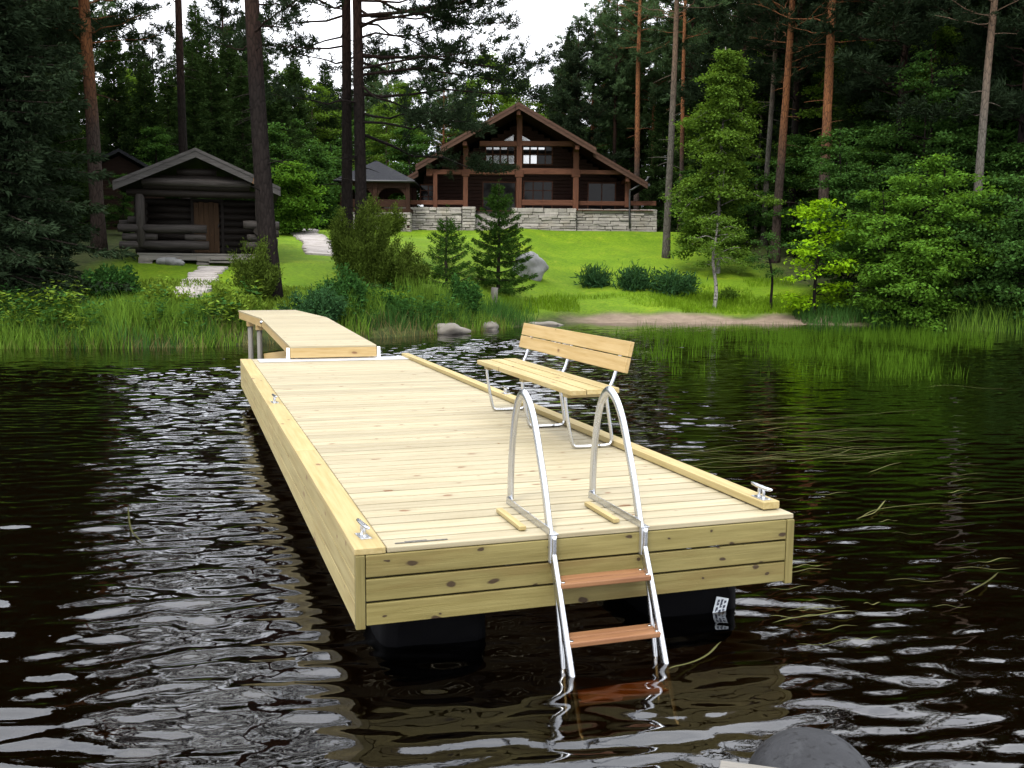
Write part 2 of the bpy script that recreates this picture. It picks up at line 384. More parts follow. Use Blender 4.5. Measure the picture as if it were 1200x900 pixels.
gx=np.concatenate([np.arange(-140,-24,3.0),np.arange(-24,24,.3),np.arange(24,141,3.0)])
gy=np.concatenate([np.arange(-40,18,3.0),np.arange(18,62,.3),np.arange(62,200,3.0)])
GX,GY=np.meshgrid(gx,gy); GZ=terr(GX,GY)
nx,ny=len(gx),len(gy)
idx=np.arange(nx*ny).reshape(ny,nx)
quads=np.stack([idx[:-1,:-1],idx[:-1,1:],idx[1:,1:],idx[1:,:-1]],-1).reshape(-1,4)
T=GY-shore(GX)
lawn=np.clip((T-1.0)/1.2,0,1)*np.clip((62-GY)/3,0,1)
edgeR=12.6-(GY-36)*.10+(snoise(GX,GY,3,9)-.5)*2
lawn*=np.clip((edgeR-GX)/1.5,0,1)
edgeL=-11.5-(GY-22)*.16+(snoise(GX,GY,3,8)-.5)*2
lawn*=np.clip((GX-edgeL)/1.5,0,1)
sand=np.clip((1.75-T)/.5+ (snoise(GX,GY,1.2,5)-.5)*1.6,0,1)*np.clip((GX-1.5)/1.5,0,1)*np.clip((12.5-GX)/1.5,0,1)*np.clip((T+.35)/.4,0,1)
def mk_ground():
    m,nt,out=newmat('ground'); tc=N(nt,'TexCoord').outputs['Object']
    lw=attr(nt,'rnd'); bc=N(nt,'SeparateXYZ'); nt.links.new(attr(nt,'bc','Vector'),bc.inputs[0])
    n1=noise(nt,tc,.55,6,.65); n2=noise(nt,tc,9,5,.7); n3=noise(nt,tc,2.2,5,.6); n4=noise(nt,tc,40,3,.6)
    g=ramp(nt,n1,[(.32,(0.0627,0.1218,0.0037)),(.55,(0.1033,0.1734,0.0051)),(.72,(0.1513,0.2030,0.0081))])
    g=mix(nt,ramp(nt,n2,[(.35,(.75,)*3),(.55,(0,0,0))]),g,(0.0369,0.0779,0.0041))
    g=mix(nt,ramp(nt,n4,[(.55,(0,0,0)),(.75,(.6,)*3)]),g,(0.1722,0.2337,0.0246))
    g=mix(nt,ramp(nt,n3,[(.60,(0,0,0)),(.74,(.55,)*3)]),g,(0.1927,0.2009,0.0246))
    f=ramp(nt,n3,[(.3,(.020,.028,.010)),(.55,(.045,.060,.014)),(.75,(.065,.055,.03))])
    f=mix(nt,ramp(nt,n2,[(.4,(.7,)*3),(.6,(0,0,0))]),f,(.018,.022,.008))
    s=ramp(nt,n3,[(.3,(.115,.085,.062)),(.7,(.19,.145,.11))])
    s=mix(nt,ramp(nt,n2,[(.60,(0,0,0)),(.72,(.7,)*3)]),s,(.12,.10,.075))
    n5=noise(nt,mapping(nt,tc,(1,.6,1)),1.1,5,.7); n6=noise(nt,tc,16,4,.75)
    g=mix(nt,ramp(nt,n5,[(.56,(0,0,0)),(.72,(.6,)*3)]),g,(.075,.105,.008))
    g=mix(nt,ramp(nt,n6,[(.30,(.7,)*3),(.46,(0,0,0))]),g,(.030,.062,.004))
    g=mix(nt,ramp(nt,n6,[(.66,(0,0,0)),(.74,(.6,)*3)]),g,(.24,.26,.07))
    c=mix(nt,lw,f,g); c=mix(nt,bc.outputs[0],c,s); c=mix(nt,bc.outputs[1],c,(.0035,.002,.001))
    bsdf(nt,out,c,.95,n2,.6,.04,spec=.1); return m
under=np.clip(-GZ/.12,0,1)
fast_mesh('ground',np.stack([GX,GY,GZ],-1).reshape(-1,3),quads,lawn.ravel(),mk_ground(),
          B=np.stack([sand,under,under*0],-1).reshape(-1,3),smooth=True)['kind']='structure'

def mk_water():
    m,nt,out=newmat('lake_water'); tc=N(nt,'TexCoord').outputs['Object']
    n=noise(nt,mapping(nt,tc,(5,9,1)),1.3,3,.5)
    b=N(nt,'Bump'); b.inputs['Strength'].default_value=.10; b.inputs['Distance'].default_value=.006; nt.links.new(n,b.inputs['Height'])
    fr=N(nt,'Fresnel'); fr.inputs['IOR'].default_value=1.48; nt.links.new(b.outputs[0],fr.inputs['Normal'])
    g=N(nt,'BsdfGlossy'); g.inputs['Roughness'].default_value=.015; nt.links.new(b.outputs[0],g.inputs['Normal']); g.inputs[0].default_value=(.97,.98,1,1)
    t=N(nt,'BsdfTransparent'); t.inputs[0].default_value=(.46,.29,.10,1)
    ms=N(nt,'MixShader'); nt.links.new(fr.outputs[0],ms.inputs[0]); nt.links.new(t.outputs[0],ms.inputs[1]); nt.links.new(g.outputs[0],ms.inputs[2])
    nt.links.new(ms.outputs[0],out.inputs['Surface']); return m
wx=np.concatenate([np.arange(-17,-6.5,.06),np.arange(-6.5,7.5,.03),np.arange(7.5,19.01,.06)]); wy=np.concatenate([np.arange(1.5,11,.03),np.arange(11,36,.05)])
WX,WY=np.meshgrid(wx,wy)
def waves(X,Y):
    r=np.random.default_rng(11); Z=np.zeros_like(X)
    for lo,hi,n,sd,slope in ((.07,.11,60,.45,.072),(.11,.17,70,.34,.085),(.16,.30,110,.26,.135),(.33,.7,36,.42,.050),(.7,2.0,10,.55,.015)):
        for k in range(n):
            lam=math.exp(r.uniform(math.log(lo),math.log(hi))); th=PI/2+.16+r.normal(0,sd); ph=r.uniform(0,2*PI)
            kk=2*PI/lam
            Z+=slope*math.sqrt(2/n)/kk*np.sin(kk*(math.cos(th)*X+math.sin(th)*Y)+ph)
    return Z
A=.35+1.15*snoise(WX,WY,3.2,21)*(.6+.8*snoise(WX,WY,9,22))
# sheltered water: in front of the dock end and close to the banks
A*=1-.55*np.exp(-(((WX-1.0)/2.6)**2+((WY-3.6)/1.5)**2))
A*=np.clip((shore(WX)-WY)/7,.18,1)
A*=1-.42*np.clip((WX-1.2)/2.5,0,1)
fade=np.clip(np.minimum.reduce([WX+17,19-WX,WY-1.5,36-WY])/1.0,0,1)
WZ=waves(WX,WY)*A*fade
nx,ny=len(wx),len(wy); idx=np.arange(nx*ny).reshape(ny,nx)
q=np.stack([idx[:-1,:-1],idx[:-1,1:],idx[1:,1:],idx[1:,:-1]],-1).reshape(-1,4)
V=np.stack([WX,WY,WZ],-1).reshape(-1,3)
x0,x1,y0,y1=wx[0],wx[-1],wy[0],wy[-1]; b=200; n0=len(V)
V=np.vstack([V,[[-b,-b,0],[x0,-b,0],[x1,-b,0],[b,-b,0],[-b,y0,0],[b,y0,0],[-b,y1,0],[b,y1,0],[-b,b,0],[x0,b,0],[x1,b,0],[b,b,0]]])
c00,c10,c01,c11=idx[0,0],idx[0,-1],idx[-1,0],idx[-1,-1]
k=lambda i:n0+i
q=np.vstack([q,[[k(0),k(1),c00,k(4)],[k(1),k(2),c10,c00],[k(2),k(3),k(5),c10],[k(4),c00,c01,k(6)],[c10,k(5),k(7),c11],[k(6),c01,k(9),k(8)],[c01,c11,k(10),k(9)],[c11,k(7),k(11),k(10)]]])
fast_mesh('lake_water',V,q,np.zeros(len(V)),mk_water(),smooth=True)['kind']='structure'

# ------------------------------------------------------------------ floating dock
WD, LD, HS, DZ = 2.4, 9.7, .3855, .62
cy,sy=math.cos(YAW),math.sin(YAW)
DLOC=Vector((-DC[0]*cy+DC[1]*sy, -DC[0]*sy-DC[1]*cy, DZ))
assert abs(DZ+DC[2]-CAMH)<.01
def dockthing(name,label,cat,loc=(0,0,0),group=None):
    l=Matrix.Rotation(YAW,4,'Z')@Vector(loc)
    return thing(name,label,cat,DLOC+l,YAW,group)
dock=dockthing('floating_dock','wide pale timber floating dock reaching out from the grassy shore over dark water','floating dock')
m=MB(); y=.004; DT=.028
while y<LD-.05:                                 # boards run across the dock
    w=min(.1455,LD-y); dz=random.uniform(-.0012,.0012)
    m.box((.152,y,-DT),(WD-.001,y+w-.019,dz)); y+=w
m.build('deck',MAT['pine_deck'],dock,bevel=.005)
m=MB()
m.box((-.003,.0,-DT),(.146,2.55,.004)); m.box((-.003,2.556,-DT),(.146,5.02,.004)); m.box((-.003,5.026,-DT),(.146,7.5,.002)); m.box((-.003,7.506,-DT),(.146,LD,.002))
m.build('edge_board',MAT['pine_edge'],dock,bevel=.004)
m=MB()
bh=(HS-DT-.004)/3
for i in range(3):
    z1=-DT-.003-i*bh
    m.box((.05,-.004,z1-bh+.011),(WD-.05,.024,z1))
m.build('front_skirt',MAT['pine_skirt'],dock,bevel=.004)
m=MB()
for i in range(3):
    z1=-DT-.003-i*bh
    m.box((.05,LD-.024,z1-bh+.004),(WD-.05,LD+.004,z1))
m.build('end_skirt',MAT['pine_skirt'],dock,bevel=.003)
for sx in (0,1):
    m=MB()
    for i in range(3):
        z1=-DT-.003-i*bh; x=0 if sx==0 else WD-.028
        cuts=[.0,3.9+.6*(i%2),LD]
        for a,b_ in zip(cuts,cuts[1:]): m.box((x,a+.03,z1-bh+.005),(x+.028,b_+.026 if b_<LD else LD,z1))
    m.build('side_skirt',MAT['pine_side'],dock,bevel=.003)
for x in (.0,WD-.046):
    m=MB(); m.box((x,-.006,-HS-.004),(x+.046,.028,-DT-.002))
    m.build('corner_post',MAT['pine_skirt'],dock,bevel=.004)
m=MB(); m.box((2.268,.10,.006),(2.372,4.3,.05)); m.box((2.268,4.304,.006),(2.372,9.58,.05))
m.build('kerb_rail',MAT['pine_edge'],dock,bevel=.005)
m=MB(); m.box((.22,9.10,.005),(2.27,9.53,.013)); m.build('wear_plate',MAT['alu'],dock,bevel=.002)
m=MB(); m.box((.20,.045,.0015),(.46,.058,.0035)); m.box((.25,.060,.0015),(.36,.072,.0035))
m.build('scuff_mark',plain('scuff',(.07,.065,.055),.8,60,.5,0),dock)
# deck joists and dark underside
m=MB()
for x in (.10,.8,1.55,2.25): m.box((x,.05,-.20),(x+.05,LD-.05,-DT-.004))
for yy in np.arange(.6,9.5,1.2): m.box((.05,yy,-.23),(WD-.05,yy+.05,-.205))
m.build('joists',MAT['grey_wood'],dock)
def cleat_bm():
    m=MB()
    m.box((-.035,-.075,0),(.035,.075,.006))
    for s in (-1,1): m.tube([(0,s*.028,.0),(0,s*.026,.05),(0,s*.024,.085)],.0115,8)
    m.tube([(0,-.125,.098),(0,-.11,.094),(0,-.05,.090),(0,.05,.090),(0,.11,.094),(0,.125,.098)],[.006,.013,.016,.016,.013,.006],10)
    for a in (-1,1):
        for b_ in (-1,1): m.tube([(a*.024,b_*.06,.005),(a*.024,b_*.06,.011)],.007,6)
    return m
c0=cleat_bm().build('cleat',MAT['galv'],dock,bevel=.001)
for i,(x,yy,z,rz,sc) in enumerate([(.075,.21,.004,.12,.78),(.075,5.13,.002,.1,.85),(2.31,.19,.05,.0,.82),(2.32,4.85,.05,0,.8)]):
    c=c0 if i==0 else c0.copy()
    if i: col.objects.link(c)
    c.parent=dock; c.location=(x,yy,z); c.rotation_euler=(0,0,rz); c.scale=(sc,sc,sc*.85)
# floats under the dock
def float_bm():
    m=MB(); n=20; pts=[]
    prof=[(-.0,.30),(.03,.37),(.10,.40),(.5,.41),(1.0,.41),(1.4,.40),(1.47,.37),(1.5,.30)]
    V=[];B=[]
    for (yy,s) in prof:
        for k_ in range(n):
            a=2*PI*k_/n; ca,sa=math.cos(a),math.sin(a)
            e=.45; V.append((s*.72*math.copysign(abs(ca)**e,ca),yy,s*.55*math.copysign(abs(sa)**e,sa)))
    F=[(i*n+k_,(i+1)*n+k_,(i+1)*n+(k_+1)%n,i*n+(k_+1)%n) for i in range(len(prof)-1) for k_ in range(n)]
    m.raw(V,F,None,.5,True); m.F+= [tuple(range(n)),tuple((len(prof)-1)*n+k_ for k_ in range(n))[::-1]]; m.smooth+=[False,False]
    return m
f0=float_bm().build('float',MAT['black_plastic'],dock)
fl=None
for i,(x,yy) in enumerate([(.47,.16),(1.98,.16),(.47,2.7),(1.98,2.7),(.47,5.3),(1.98,5.3),(.47,7.9),(1.98,7.9)]):
    f=f0 if i==0 else f0.copy()
    if i: col.objects.link(f)
    f.parent=dock; f.location=(x,yy+.12,-HS-.235)
    if i==1: fl=f
m=MB(); R_=Matrix.Rotation(math.radians(14),3,'Y')
m.box((-.04,-.003,-.05),(.04,.0,.05)); lb=m.build('label',MAT['label'],fl); lb.location=(2.125-1.98,-.006,.035); lb.rotation_euler=(0,math.radians(14),0)
m=MB()
for cx_,segs in ((-.022,[(.026,.010),(.008,.008),(-.022,.014)]),(0,[(.03,.012),(.012,.010),(-.004,.006),(-.03,.010)]),(.022,[(.028,.009),(.0,.011),(-.02,.006)])):
    for zc,hh in segs:
        m.box((cx_-.006,-.0055,zc-hh),(cx_-.001,-.0035,zc+hh*.8)); m.box((cx_+.001,-.0055,zc-hh*.5),(cx_+.006,-.0035,zc+hh))
lt=m.build('print',MAT['ink'],fl); lt.location=lb.location; lt.rotation_euler=lb.rotation_euler

# ------------------------------------------------------------------ bathing ladder on the dock's end
lad=dockthing('bathing_ladder','galvanised bathing ladder with two tall hoop handrails and brown wooden treads on the dock end','ladder')
for x in (.985,1.485):
    hoop=[(.655,.03),(.652,.16),(.635,.32),(.60,.47),(.55,.58),(.49,.635),(.44,.648),(.385,.63),(.325,.585),(.26,.50),(.19,.37),(.105,.20),(.025,.0),(-.05,-.15),(-.13,-.3),(-.30,-.64),(-.44,-.92)]
    MB().tube([(x,a,b_) for a,b_ in hoop],.025,12,True,4,oval=(.017,.029)).build('handrail',MAT['galv'],lad)
    m=MB(); m.box((x-.024,-.035,.001),(x+.024,.665,.007)); m.box((x-.024,-.03,.0075),(x-.019,.66,.04))
    for yy in (.12,.38,.6): m.tube([(x+.004,yy,.007),(x+.004,yy,.022)],.009,6)
    m.build('deck_bracket',MAT['galv'],lad,bevel=.001)
    MB().tube([(x,-.036,.0),(x,-.036,-.08),(x,-.036,-.165),(x,-.05,-.20),(x,-.10,-.33),(x,-.18,-.62),(x,-.24,-.90)],.016,10,True,4,oval=(.013,.017)).build('brace_tube',MAT['galv'],lad)
    m=MB(); m.box((x-.02,-.033,-.14),(x+.004,-.0065,-.001)); m.build('end_plate',MAT['alu'],lad)
for zt_,yf in ((-.22,-.105),(-.475,-.225),(-.725,-.335)):
    m=MB()
    for j in range(2): m.box((.99,yf-.028+j*.068,zt_-.027),(1.48,yf+.036+j*.068,zt_+.001*j))
    t=m.build('tread',MAT['tread'],lad,bevel=.006)
    for x in (1.005,1.462):
        for yy in (yf-.01,yf+.07): MB().tube([(x,yy,zt_),(x,yy,zt_+.006)],.010,8).build('bolt',MAT['galv'],t)
for i,x in enumerate((.862,1.378)):
    m=MB(); m.box((x-.018,.085,.004),(x+.018,.48,.026))
    tag(m.build('wooden_batten',MAT['pine_edge'],None,bevel=.003),
        ('pale wooden batten on the open deck beside the ladder hoop farther from the kerb rail','pale wooden batten on the deck between the two ladder hoops')[i],'batten','battens beside the ladder brackets')
for o in [o for o in bpy.data.objects if o.name.startswith('wooden_batten')]:
    o.location=DLOC; o.rotation_euler=(0,0,YAW)

# ------------------------------------------------------------------ bench
ben=dockthing('park_bench','pale pine bench with slatted back on bent steel tube legs standing on the dock','bench')
SA,SB=1.88,4.20
m=MB()
for i in range(3):
    x=1.83+i*.128; m.box((x,SA+random.uniform(-.004,.004),.425+i*.004),(x+.122,SB+random.uniform(-.004,.004),.463+i*.004))
m.build('seat',MAT['pine_seat'],ben,bevel=.004)
m=MB()
tilt=math.atan2(.05,.23)
Rm=np.array(Matrix.Rotation(tilt,3,'Y'))
for j in range(2):
    m.box((2.235,SA,.575+j*.118),(2.271,SB,.575+j*.118+.111),rot=Rm,pivot=(2.25,3,.575))
m.build('backrest',MAT['pine_warm'],ben,bevel=.004)
for yy in (2.06,3.03,4.02): MB().box((1.86,yy-.045,.392),(2.2,yy+.045,.424)).build('seat_batten',MAT['pine_seat'],ben,bevel=.003)
for yy in (2.10,3.06,4.05):
    P=[(1.885,yy,.415),(1.882,yy,.36),(1.905,yy,.2),(1.935,yy,.06),(1.955,yy,.022),(2.0,yy,.014),(2.16,yy,.014)]
    Q=[(2.16,yy,.0142),(2.255,yy,.016),(2.305,yy,.055),(2.31,yy,.09),(2.265,yy,.22),(2.20,yy,.38),(2.185,yy,.42),(2.20,yy,.48),(2.228,yy,.56),(2.278,yy,.76)]
    if yy<2.5 or True:
        Q=[(2.16,yy,.0142),(2.21,yy,.015),(2.245,yy,.03),(2.253,yy,.075),(2.225,yy,.25),(2.205,yy,.39),(2.225,yy,.44),(2.262,yy,.52),(2.312,yy,.70),(2.328,yy,.77)]
    mm=MB(); mm.tube(P,.0135,10,True,5); mm.tube(Q,.0135,10,True,5)
    mm.tube([(1.885,yy,.405),(2.19,yy,.40)],.011,8)
    mm.build('leg_frame',MAT['galv'],ben)

# ------------------------------------------------------------------ gangway up to the shore platform
gw=dockthing('gangway','sloping pale timber gangway between the dock and the shore platform','gangway')
nb=40; a0=np.array([.66,9.42,.19]); a1=np.array([.615,14.2,.335]); wdt=1.21
m=MB()
sl=math.atan2(a1[2]-a0[2],a1[1]-a0[1])
Lg=a1[1]-a0[1]
for i in range(nb):
    t0,t1=i/nb,(i+1)/nb
    p=a0+(a1-a0)*t0; q_=a0+(a1-a0)*t1-np.array([0,.006,0])
    V=[]; B=[]; of=np.random.default_rng(i).uniform(0,40,3)
    for pp in (p,q_):
        for xx in (0,wdt):
            for dz in (-.026,0): V.append((pp[0]+xx,pp[1],pp[2]+dz)); B.append((xx,(pp[1]-p[1]),dz))
    m.raw(V,[(0,1,3,2),(4,6,7,5),(0,4,5,1),(2,3,7,6),(0,2,6,4),(1,5,7,3)],np.array(B)+of)
m.build('deck',MAT['pine_deck'],gw,bevel=.003)
m=MB()
for xx in (.012,wdt-.048,.4,.8):
    m.beam(a0+np.array([xx+.018,.034,-.026-.068]),a1+np.array([xx+.018,0,-.026-.068]),.036,.135)
m.build('side_beam',MAT['pine_warm'],gw,bevel=.004)
m=MB(); m.box((a0[0],a0[1]-.006,a0[2]-.165),(a0[0]+wdt,a0[1]+.03,a0[2]-.0275)); m.build('end_fascia',MAT['pine_warm'],gw,bevel=.004)
for xx,inner in ((-.05,0),(wdt+.012,0),(.075,1),(wdt-.115,1)):
    m=MB(); m.box((a0[0]+xx,a0[1]-.012+inner*.06,.0145),(a0[0]+xx+.04,a0[1]+.05+inner*.06,.165 if not inner else .035))
    m.tube([(a0[0]+xx-.005,a0[1]+.02+inner*.06,.036),(a0[0]+xx+.045,a0[1]+.02+inner*.06,.036)],.021,12)
    m.build('roller',MAT['white_plastic'],gw,bevel=.006)
MB().tube([(a0[0]-.07,14.1,.26),(a0[0]+.04,14.1,.262)],.028,12).build('hinge_pin',MAT['galv'],gw)

pl=dockthing('shore_platform','level timber shore platform on posts at the top of the gangway','platform')
ang=math.radians(4.5); Rz=np.array(Matrix.Rotation(ang,3,'Z')); pv=np.array([.61,14.22,0])
def pf(x,y,z): return tuple(pv+Rz@np.array([x,y,z]))
m=MB(); yy=0
while yy<3.0:
    m.box((0,yy,.307),(1.22,yy+.113,.333),rot=Rz,pivot=(0,0,0)); m.V[-1]=m.V[-1]+pv; yy+=.119
m.build('deck',MAT['pine_deck'],pl,bevel=.003)
m=MB()
for xx in (.02,.6,1.18): m.beam(pf(xx,.02,.235),pf(xx,2.97,.235),.036,.14)
m.beam(pf(0.04,.03,.235),pf(1.16,.03,.235),.036,.135)
m.build('side_beam',MAT['pine_warm'],pl,bevel=.004)
for xx in (.06,1.12):
    for yy in (.55,1.75):
        m=MB(); m.tube([pf(xx,yy,-1.9),pf(xx,yy,.16)],.05,10); m.build('post',MAT['grey_wood'],pl)
        m=MB(); c_=pf(xx,yy,0); m.box((c_[0]-.07,c_[1]-.06,.075),(c_[0]+.07,c_[1]+.06,.164)); m.build('post_cap',MAT['pine_warm'],pl)
m=MB(); m.beam(pf(.15,.55,-.45),pf(.9,-1.6,-.14),.045,.14); m.beam(pf(.35,.75,-.52),pf(1.1,-1.3,-.22),.045,.14)
m.build('brace_board',MAT['pine_warm'],pl,bevel=.003)

# ------------------------------------------------------------------ the old jetty the picture is taken from: its grey float and a plank end
jet=thing('jetty','weathered jetty corner with a rounded dark grey plastic float poking out of the water','jetty',(0,0,0))
m=MB(); n=40; V=[]; prof=[]
R0=.237
for i in range(14):
    a=PI/2*i/13; prof.append((math.sin(a)*.26,R0*math.cos(a)**.8 if i<13 else .003))
prof=[(-1.6,R0),(-1.0,R0),(-.5,R0),(-.2,R0*.999)]+prof
for (yy,s) in prof:
    for k_ in range(n): V.append((s*math.cos(2*PI*k_/n)*1.0,yy,s*math.sin(2*PI*k_/n)))
F=[(i*n+k_,(i+1)*n+k_,(i+1)*n+(k_+1)%n,i*n+(k_+1)%n) for i in range(len(prof)-1) for k_ in range(n)]
m.raw(V,F,None,.5,True)
fo=m.build('float',MAT['grey_plastic'],jet,loc=(1.055,3.22,.105)); fo.rotation_euler=(0,0,-.18)
m=MB()
for i in range(9): m.box((.012*(i%3),-.125-i*.135,.405),(1.9,-i*.135,.44),R=random.random())
o=m.build('planking',MAT['grey_wood'],jet,bevel=.004,loc=(.655,2.875,0)); o.rotation_euler=(0,0,-.27)
for x in (.12,1.5):
    o=MB().box((x,-1.2,.27),(x+.07,-.08,.403)).build('bearer',MAT['grey_wood'],jet,loc=(.655,2.875,0)); o.rotation_euler=(0,0,-.27)

# ------------------------------------------------------------------ the log house on its stone terrace
HY=55.0; HO=Vector(((608-600)/FPX*HY,HY,3.86))
house=thing('log_house','large dark brown log house with a wide gable roof above a pale stone terrace wall','house',HO)
def hp(px,py,y=0): return at(px,py,HY+y)-HO
def hx(px,y=0): return hp(px,220,y).x
def hz(py,y=0): return hp(608,py,y).z
def stone_wall(name,x0,x1,y0,depth,z1,parent,z0=-.35,cap=True):
    m=MB(); m.box((x0+.04,y0+.05,z0),(x1-.04,y0+depth-.05,z1-.06)); m.build('core',MAT['mortar'],(p:=None) or parent) if False else None
    core=m
    m=MB(); z=z0; row=0
    while z<z1-.04:
        h=random.uniform(.085,.20); 
        if z1-(z+h)<.09: h=z1-z
        x=x0-random.uniform(0,.3)
        while x<x1:
            w_=random.uniform(.28,.95)*(1.0 if h<.15 else 1.25); a=max(x,x0); b_=min(x+w_,x1)
            if b_-a>.05:
                pr=random.uniform(-.035,.05)
                m.box((a+.008,y0-pr,z+.006),(b_-.010,y0+.22,z+h-.012),jit=.018,R=random.random())
            x+=w_
        z+=h
    # end faces
    for xe,sg in ((x0,1),(x1,-1)):
        z=z0
        while z<z1-.04:
            h=random.uniform(.1,.18); h=z1-z if z1-(z+h)<.09 else h
            a=sorted((xe-sg*.02,xe+sg*.2)); m.box((a[0],y0+.225,z+.006),(a[1],y0+depth,z+h-.012),jit=.012,R=random.random()); z+=h
    o=m.build(name,MAT['wall_stone'],parent,bevel=.02)
    core.build('mortar_bed',MAT['mortar'],o)
    return o
zw=hz(243.5)
stone_wall('stone_wall',hx(449),hx(541),0,.55,zw,house)
stone_wall('stone_wall',hx(542),hx(557),-.12,.7,zw+.05,house)
stone_wall('stone_wall',hx(600),hx(676),-.05,.6,zw,house)
stone_wall('stone_wall',hx(677),hx(772),.35,.55,zw,house)
FZ=zw-.05
m=MB(); x=hx(449)+.1
m.box((hx(449)+.2,.56,-.3),(hx(556),3.2,FZ-.06)); m.box((hx(600)+.2,.56,-.3),(hx(768),3.2,FZ-.06)); m.box((hx(556)+.01,1.6,-.3),(hx(600)+.19,3.2,FZ-.06))
xx=hx(449)+.2
m2=MB()
while xx<hx(768)-.15:
    m2.box((xx,.2 if not hx(556)<xx<hx(600) else 1.55,FZ-.055),(xx+.135,3.2,FZ-.02)); xx+=.142
m.build('terrace_fill',MAT['mortar'],house); m2.build('terrace_floor',MAT['house_beam'],house)
m=MB()
for i in range(4): m.box((hx(557)+.02,.15+i*.36,-.3),(hx(600)-.02,.55+i*.36,.20+i*.26),jit=.02)
m.build('stone_steps',MAT['wall_stone'],house,bevel=.02)
# walls behind the porch
WY0=2.7
def wall_logs(m,x0,x1,y,z0,z1,th=.16,h=.2):
    z=z0
    while z<z1-.02:
        hh=min(h,z1-z); m.box((x0,y,z+.006),(x1,y+th,z+hh-.006)); z+=hh
    return m
# wall follows the roof line
ridge=hp(608,120,-1.0); slope=.565
def roofz(x): return ridge.z-abs(x-ridge.x)*slope
m=MB(); z=FZ-.02
xl,xr=hx(496,WY0),hx(738,WY0)
while z<ridge.z-.75:
    zt2=min(z+.2,ridge.z-.7); half=(ridge.z-.42-zt2)/slope
    a=max(xl,-half); b_=min(xr,half)
    if b_>a: m.box((a,WY0,z+.005),(b_,WY0+.18,zt2-.005))
    z+=.2
m.build('front_wall',MAT['house_wall'],house,bevel=.012)
for xs in (xl,xr):
    m=MB(); wall_logs(m,WY0+.19,WY0+9,0,FZ-.3,roofz(xs)-.35)
    o=m.build('side_wall',MAT['house_wall'],house); o.rotation_euler=(0,0,PI/2); o.location=(xs+(.0 if xs>0 else .18),0,0)
m=MB(); m.prism([(xl,WY0+9,FZ-.3),(xr,WY0+9,FZ-.3),(xr,WY0+9,roofz(xr)-.3),(0,WY0+9,ridge.z-.3),(xl,WY0+9,roofz(xl)-.3)],(0,.16,0)); m.build('back_wall',MAT['house_wall'],house)
# roof
def slab(m,xa,xb,y0,y1,dz=0,th=.16):
    za,zb=roofz(xa)+dz,roofz(xb)+dz
    m.prism([(xa,y0,za),(xb,y0,zb),(xb,y0,zb-th),(xa,y0,za-th)],(0,y1-y0,0))
rc=ridge.x; xb=hx(698,-1)
roof=MB(); slab(roof,rc,xb,-1.0,12.2); slab(roof,2*rc-xb,rc,-1.0,12.2)
xR=hx(759,-.1); xL=hx(487,-.1)
slab(roof,xb+.003,xR,-.1,12.2,-.06); slab(roof,xL,2*rc-xb-.003,-.1,12.2,-.06); slab(roof,hx(474,1.5),xL-.004,1.5,10,-.2)
ro=roof.build('roof',MAT['shingle'],house)
m=MB(); 
for (xa,xb_,y0,dz) in ((rc,xb,-1.0,0),(2*rc-xb,rc,-1.0,0),(xb,xR,-.1,-.06),(xL,2*rc-xb,-.1,-.06)):
    slab(m,xa+.01,xb_-.01,y0+.02,WY0-.01,dz-.165,.05)
m.build('soffit',MAT['house_wall'],ro)
for (xa,xb_,y0,dz) in ((rc,xb,-1.0,0),(2*rc-xb,rc,-1.0,0),(xb-.1,xR,-.1,-.06),(xL,2*rc-xb+.1,-.1,-.06),(hx(474,1.5),xL,1.5,-.2)):
    m=MB()
    for k_,(o0,hh,yo) in enumerate(((.02,.15,-.045),(-.135,.20,-.02))):
        za,zb=roofz(xa)+dz+o0,roofz(xb_)+dz+o0
        m.prism([(xa,y0+yo,za),(xb_,y0+yo,zb),(xb_,y0+yo,zb-hh),(xa,y0+yo,za-hh)],(0,.035,0))
    m.build('bargeboard',MAT['house_barge'],ro)
for xx,ya in ((hx(545,-.2),-.85),(hx(675,-.2),-.85),(rc,-.85),(hx(503,.2),0),(hx(735,.2),0)):
    MB().box((xx-.11,ya,roofz(xx)-.62),(xx+.11,WY0,roofz(xx)-.40)).build('purlin',MAT['house_beam'],house,bevel=.015)
# porch posts, beams and rails
PY=.30
def hb(name,x0,y0,x1,y1,y=PY,th=.2,mat='house_beam'):
    a=hp(x0,y0,y); b_=hp(x1,y1,y); m=MB(); m.box((min(a.x,b_.x),y,min(a.z,b_.z)),(max(a.x,b_.x),y+th,max(a.z,b_.z)))
    return m.build(name,MAT[mat],house,bevel=.02)
for (px,p0,p1,wd_) in ((510,203.5,246,5),(545.5,171,246,5.5),(608.5,134,246,5.5),(675,171,246,5.5)):
    hb('post',px-wd_/2,p0,px+wd_/2,p1,PY,.24)
hb('post',733,203,738.5,243,.6,.24)
hb('beam',503,198.5,543,204.5,PY+.02); hb('beam',548.5,197,605.5,204.6,PY+.02); hb('beam',611.5,197,672,204.6,PY+.02); hb('beam',678,199,738,204.5,PY+.02)
hb('tie_beam',562,165,605.5,171.4,PY+.01); hb('tie_beam',611.5,165,681,171.4,PY+.01)
hb('railing',474,234.5,507.5,240,PY+.03,.16); hb('railing',512.5,234.5,543,240,PY+.03,.16); hb('railing',611.5,234,672,241,PY+.03,.16)
hb('railing',678,235.5,733,241,.65,.16); hb('railing',739,235.5,769,241,.65,.16)
for (px,py,w_,h_) in ((545.5,203,9,7),(608.5,203,10,9),(675,203,10,9),(675,168,10,8),(503,201,7,10),(608,137,6,5)):
    hb('joint_block',px-w_/2,py-h_/2,px+w_/2,py+h_/2,PY-.03,.32)
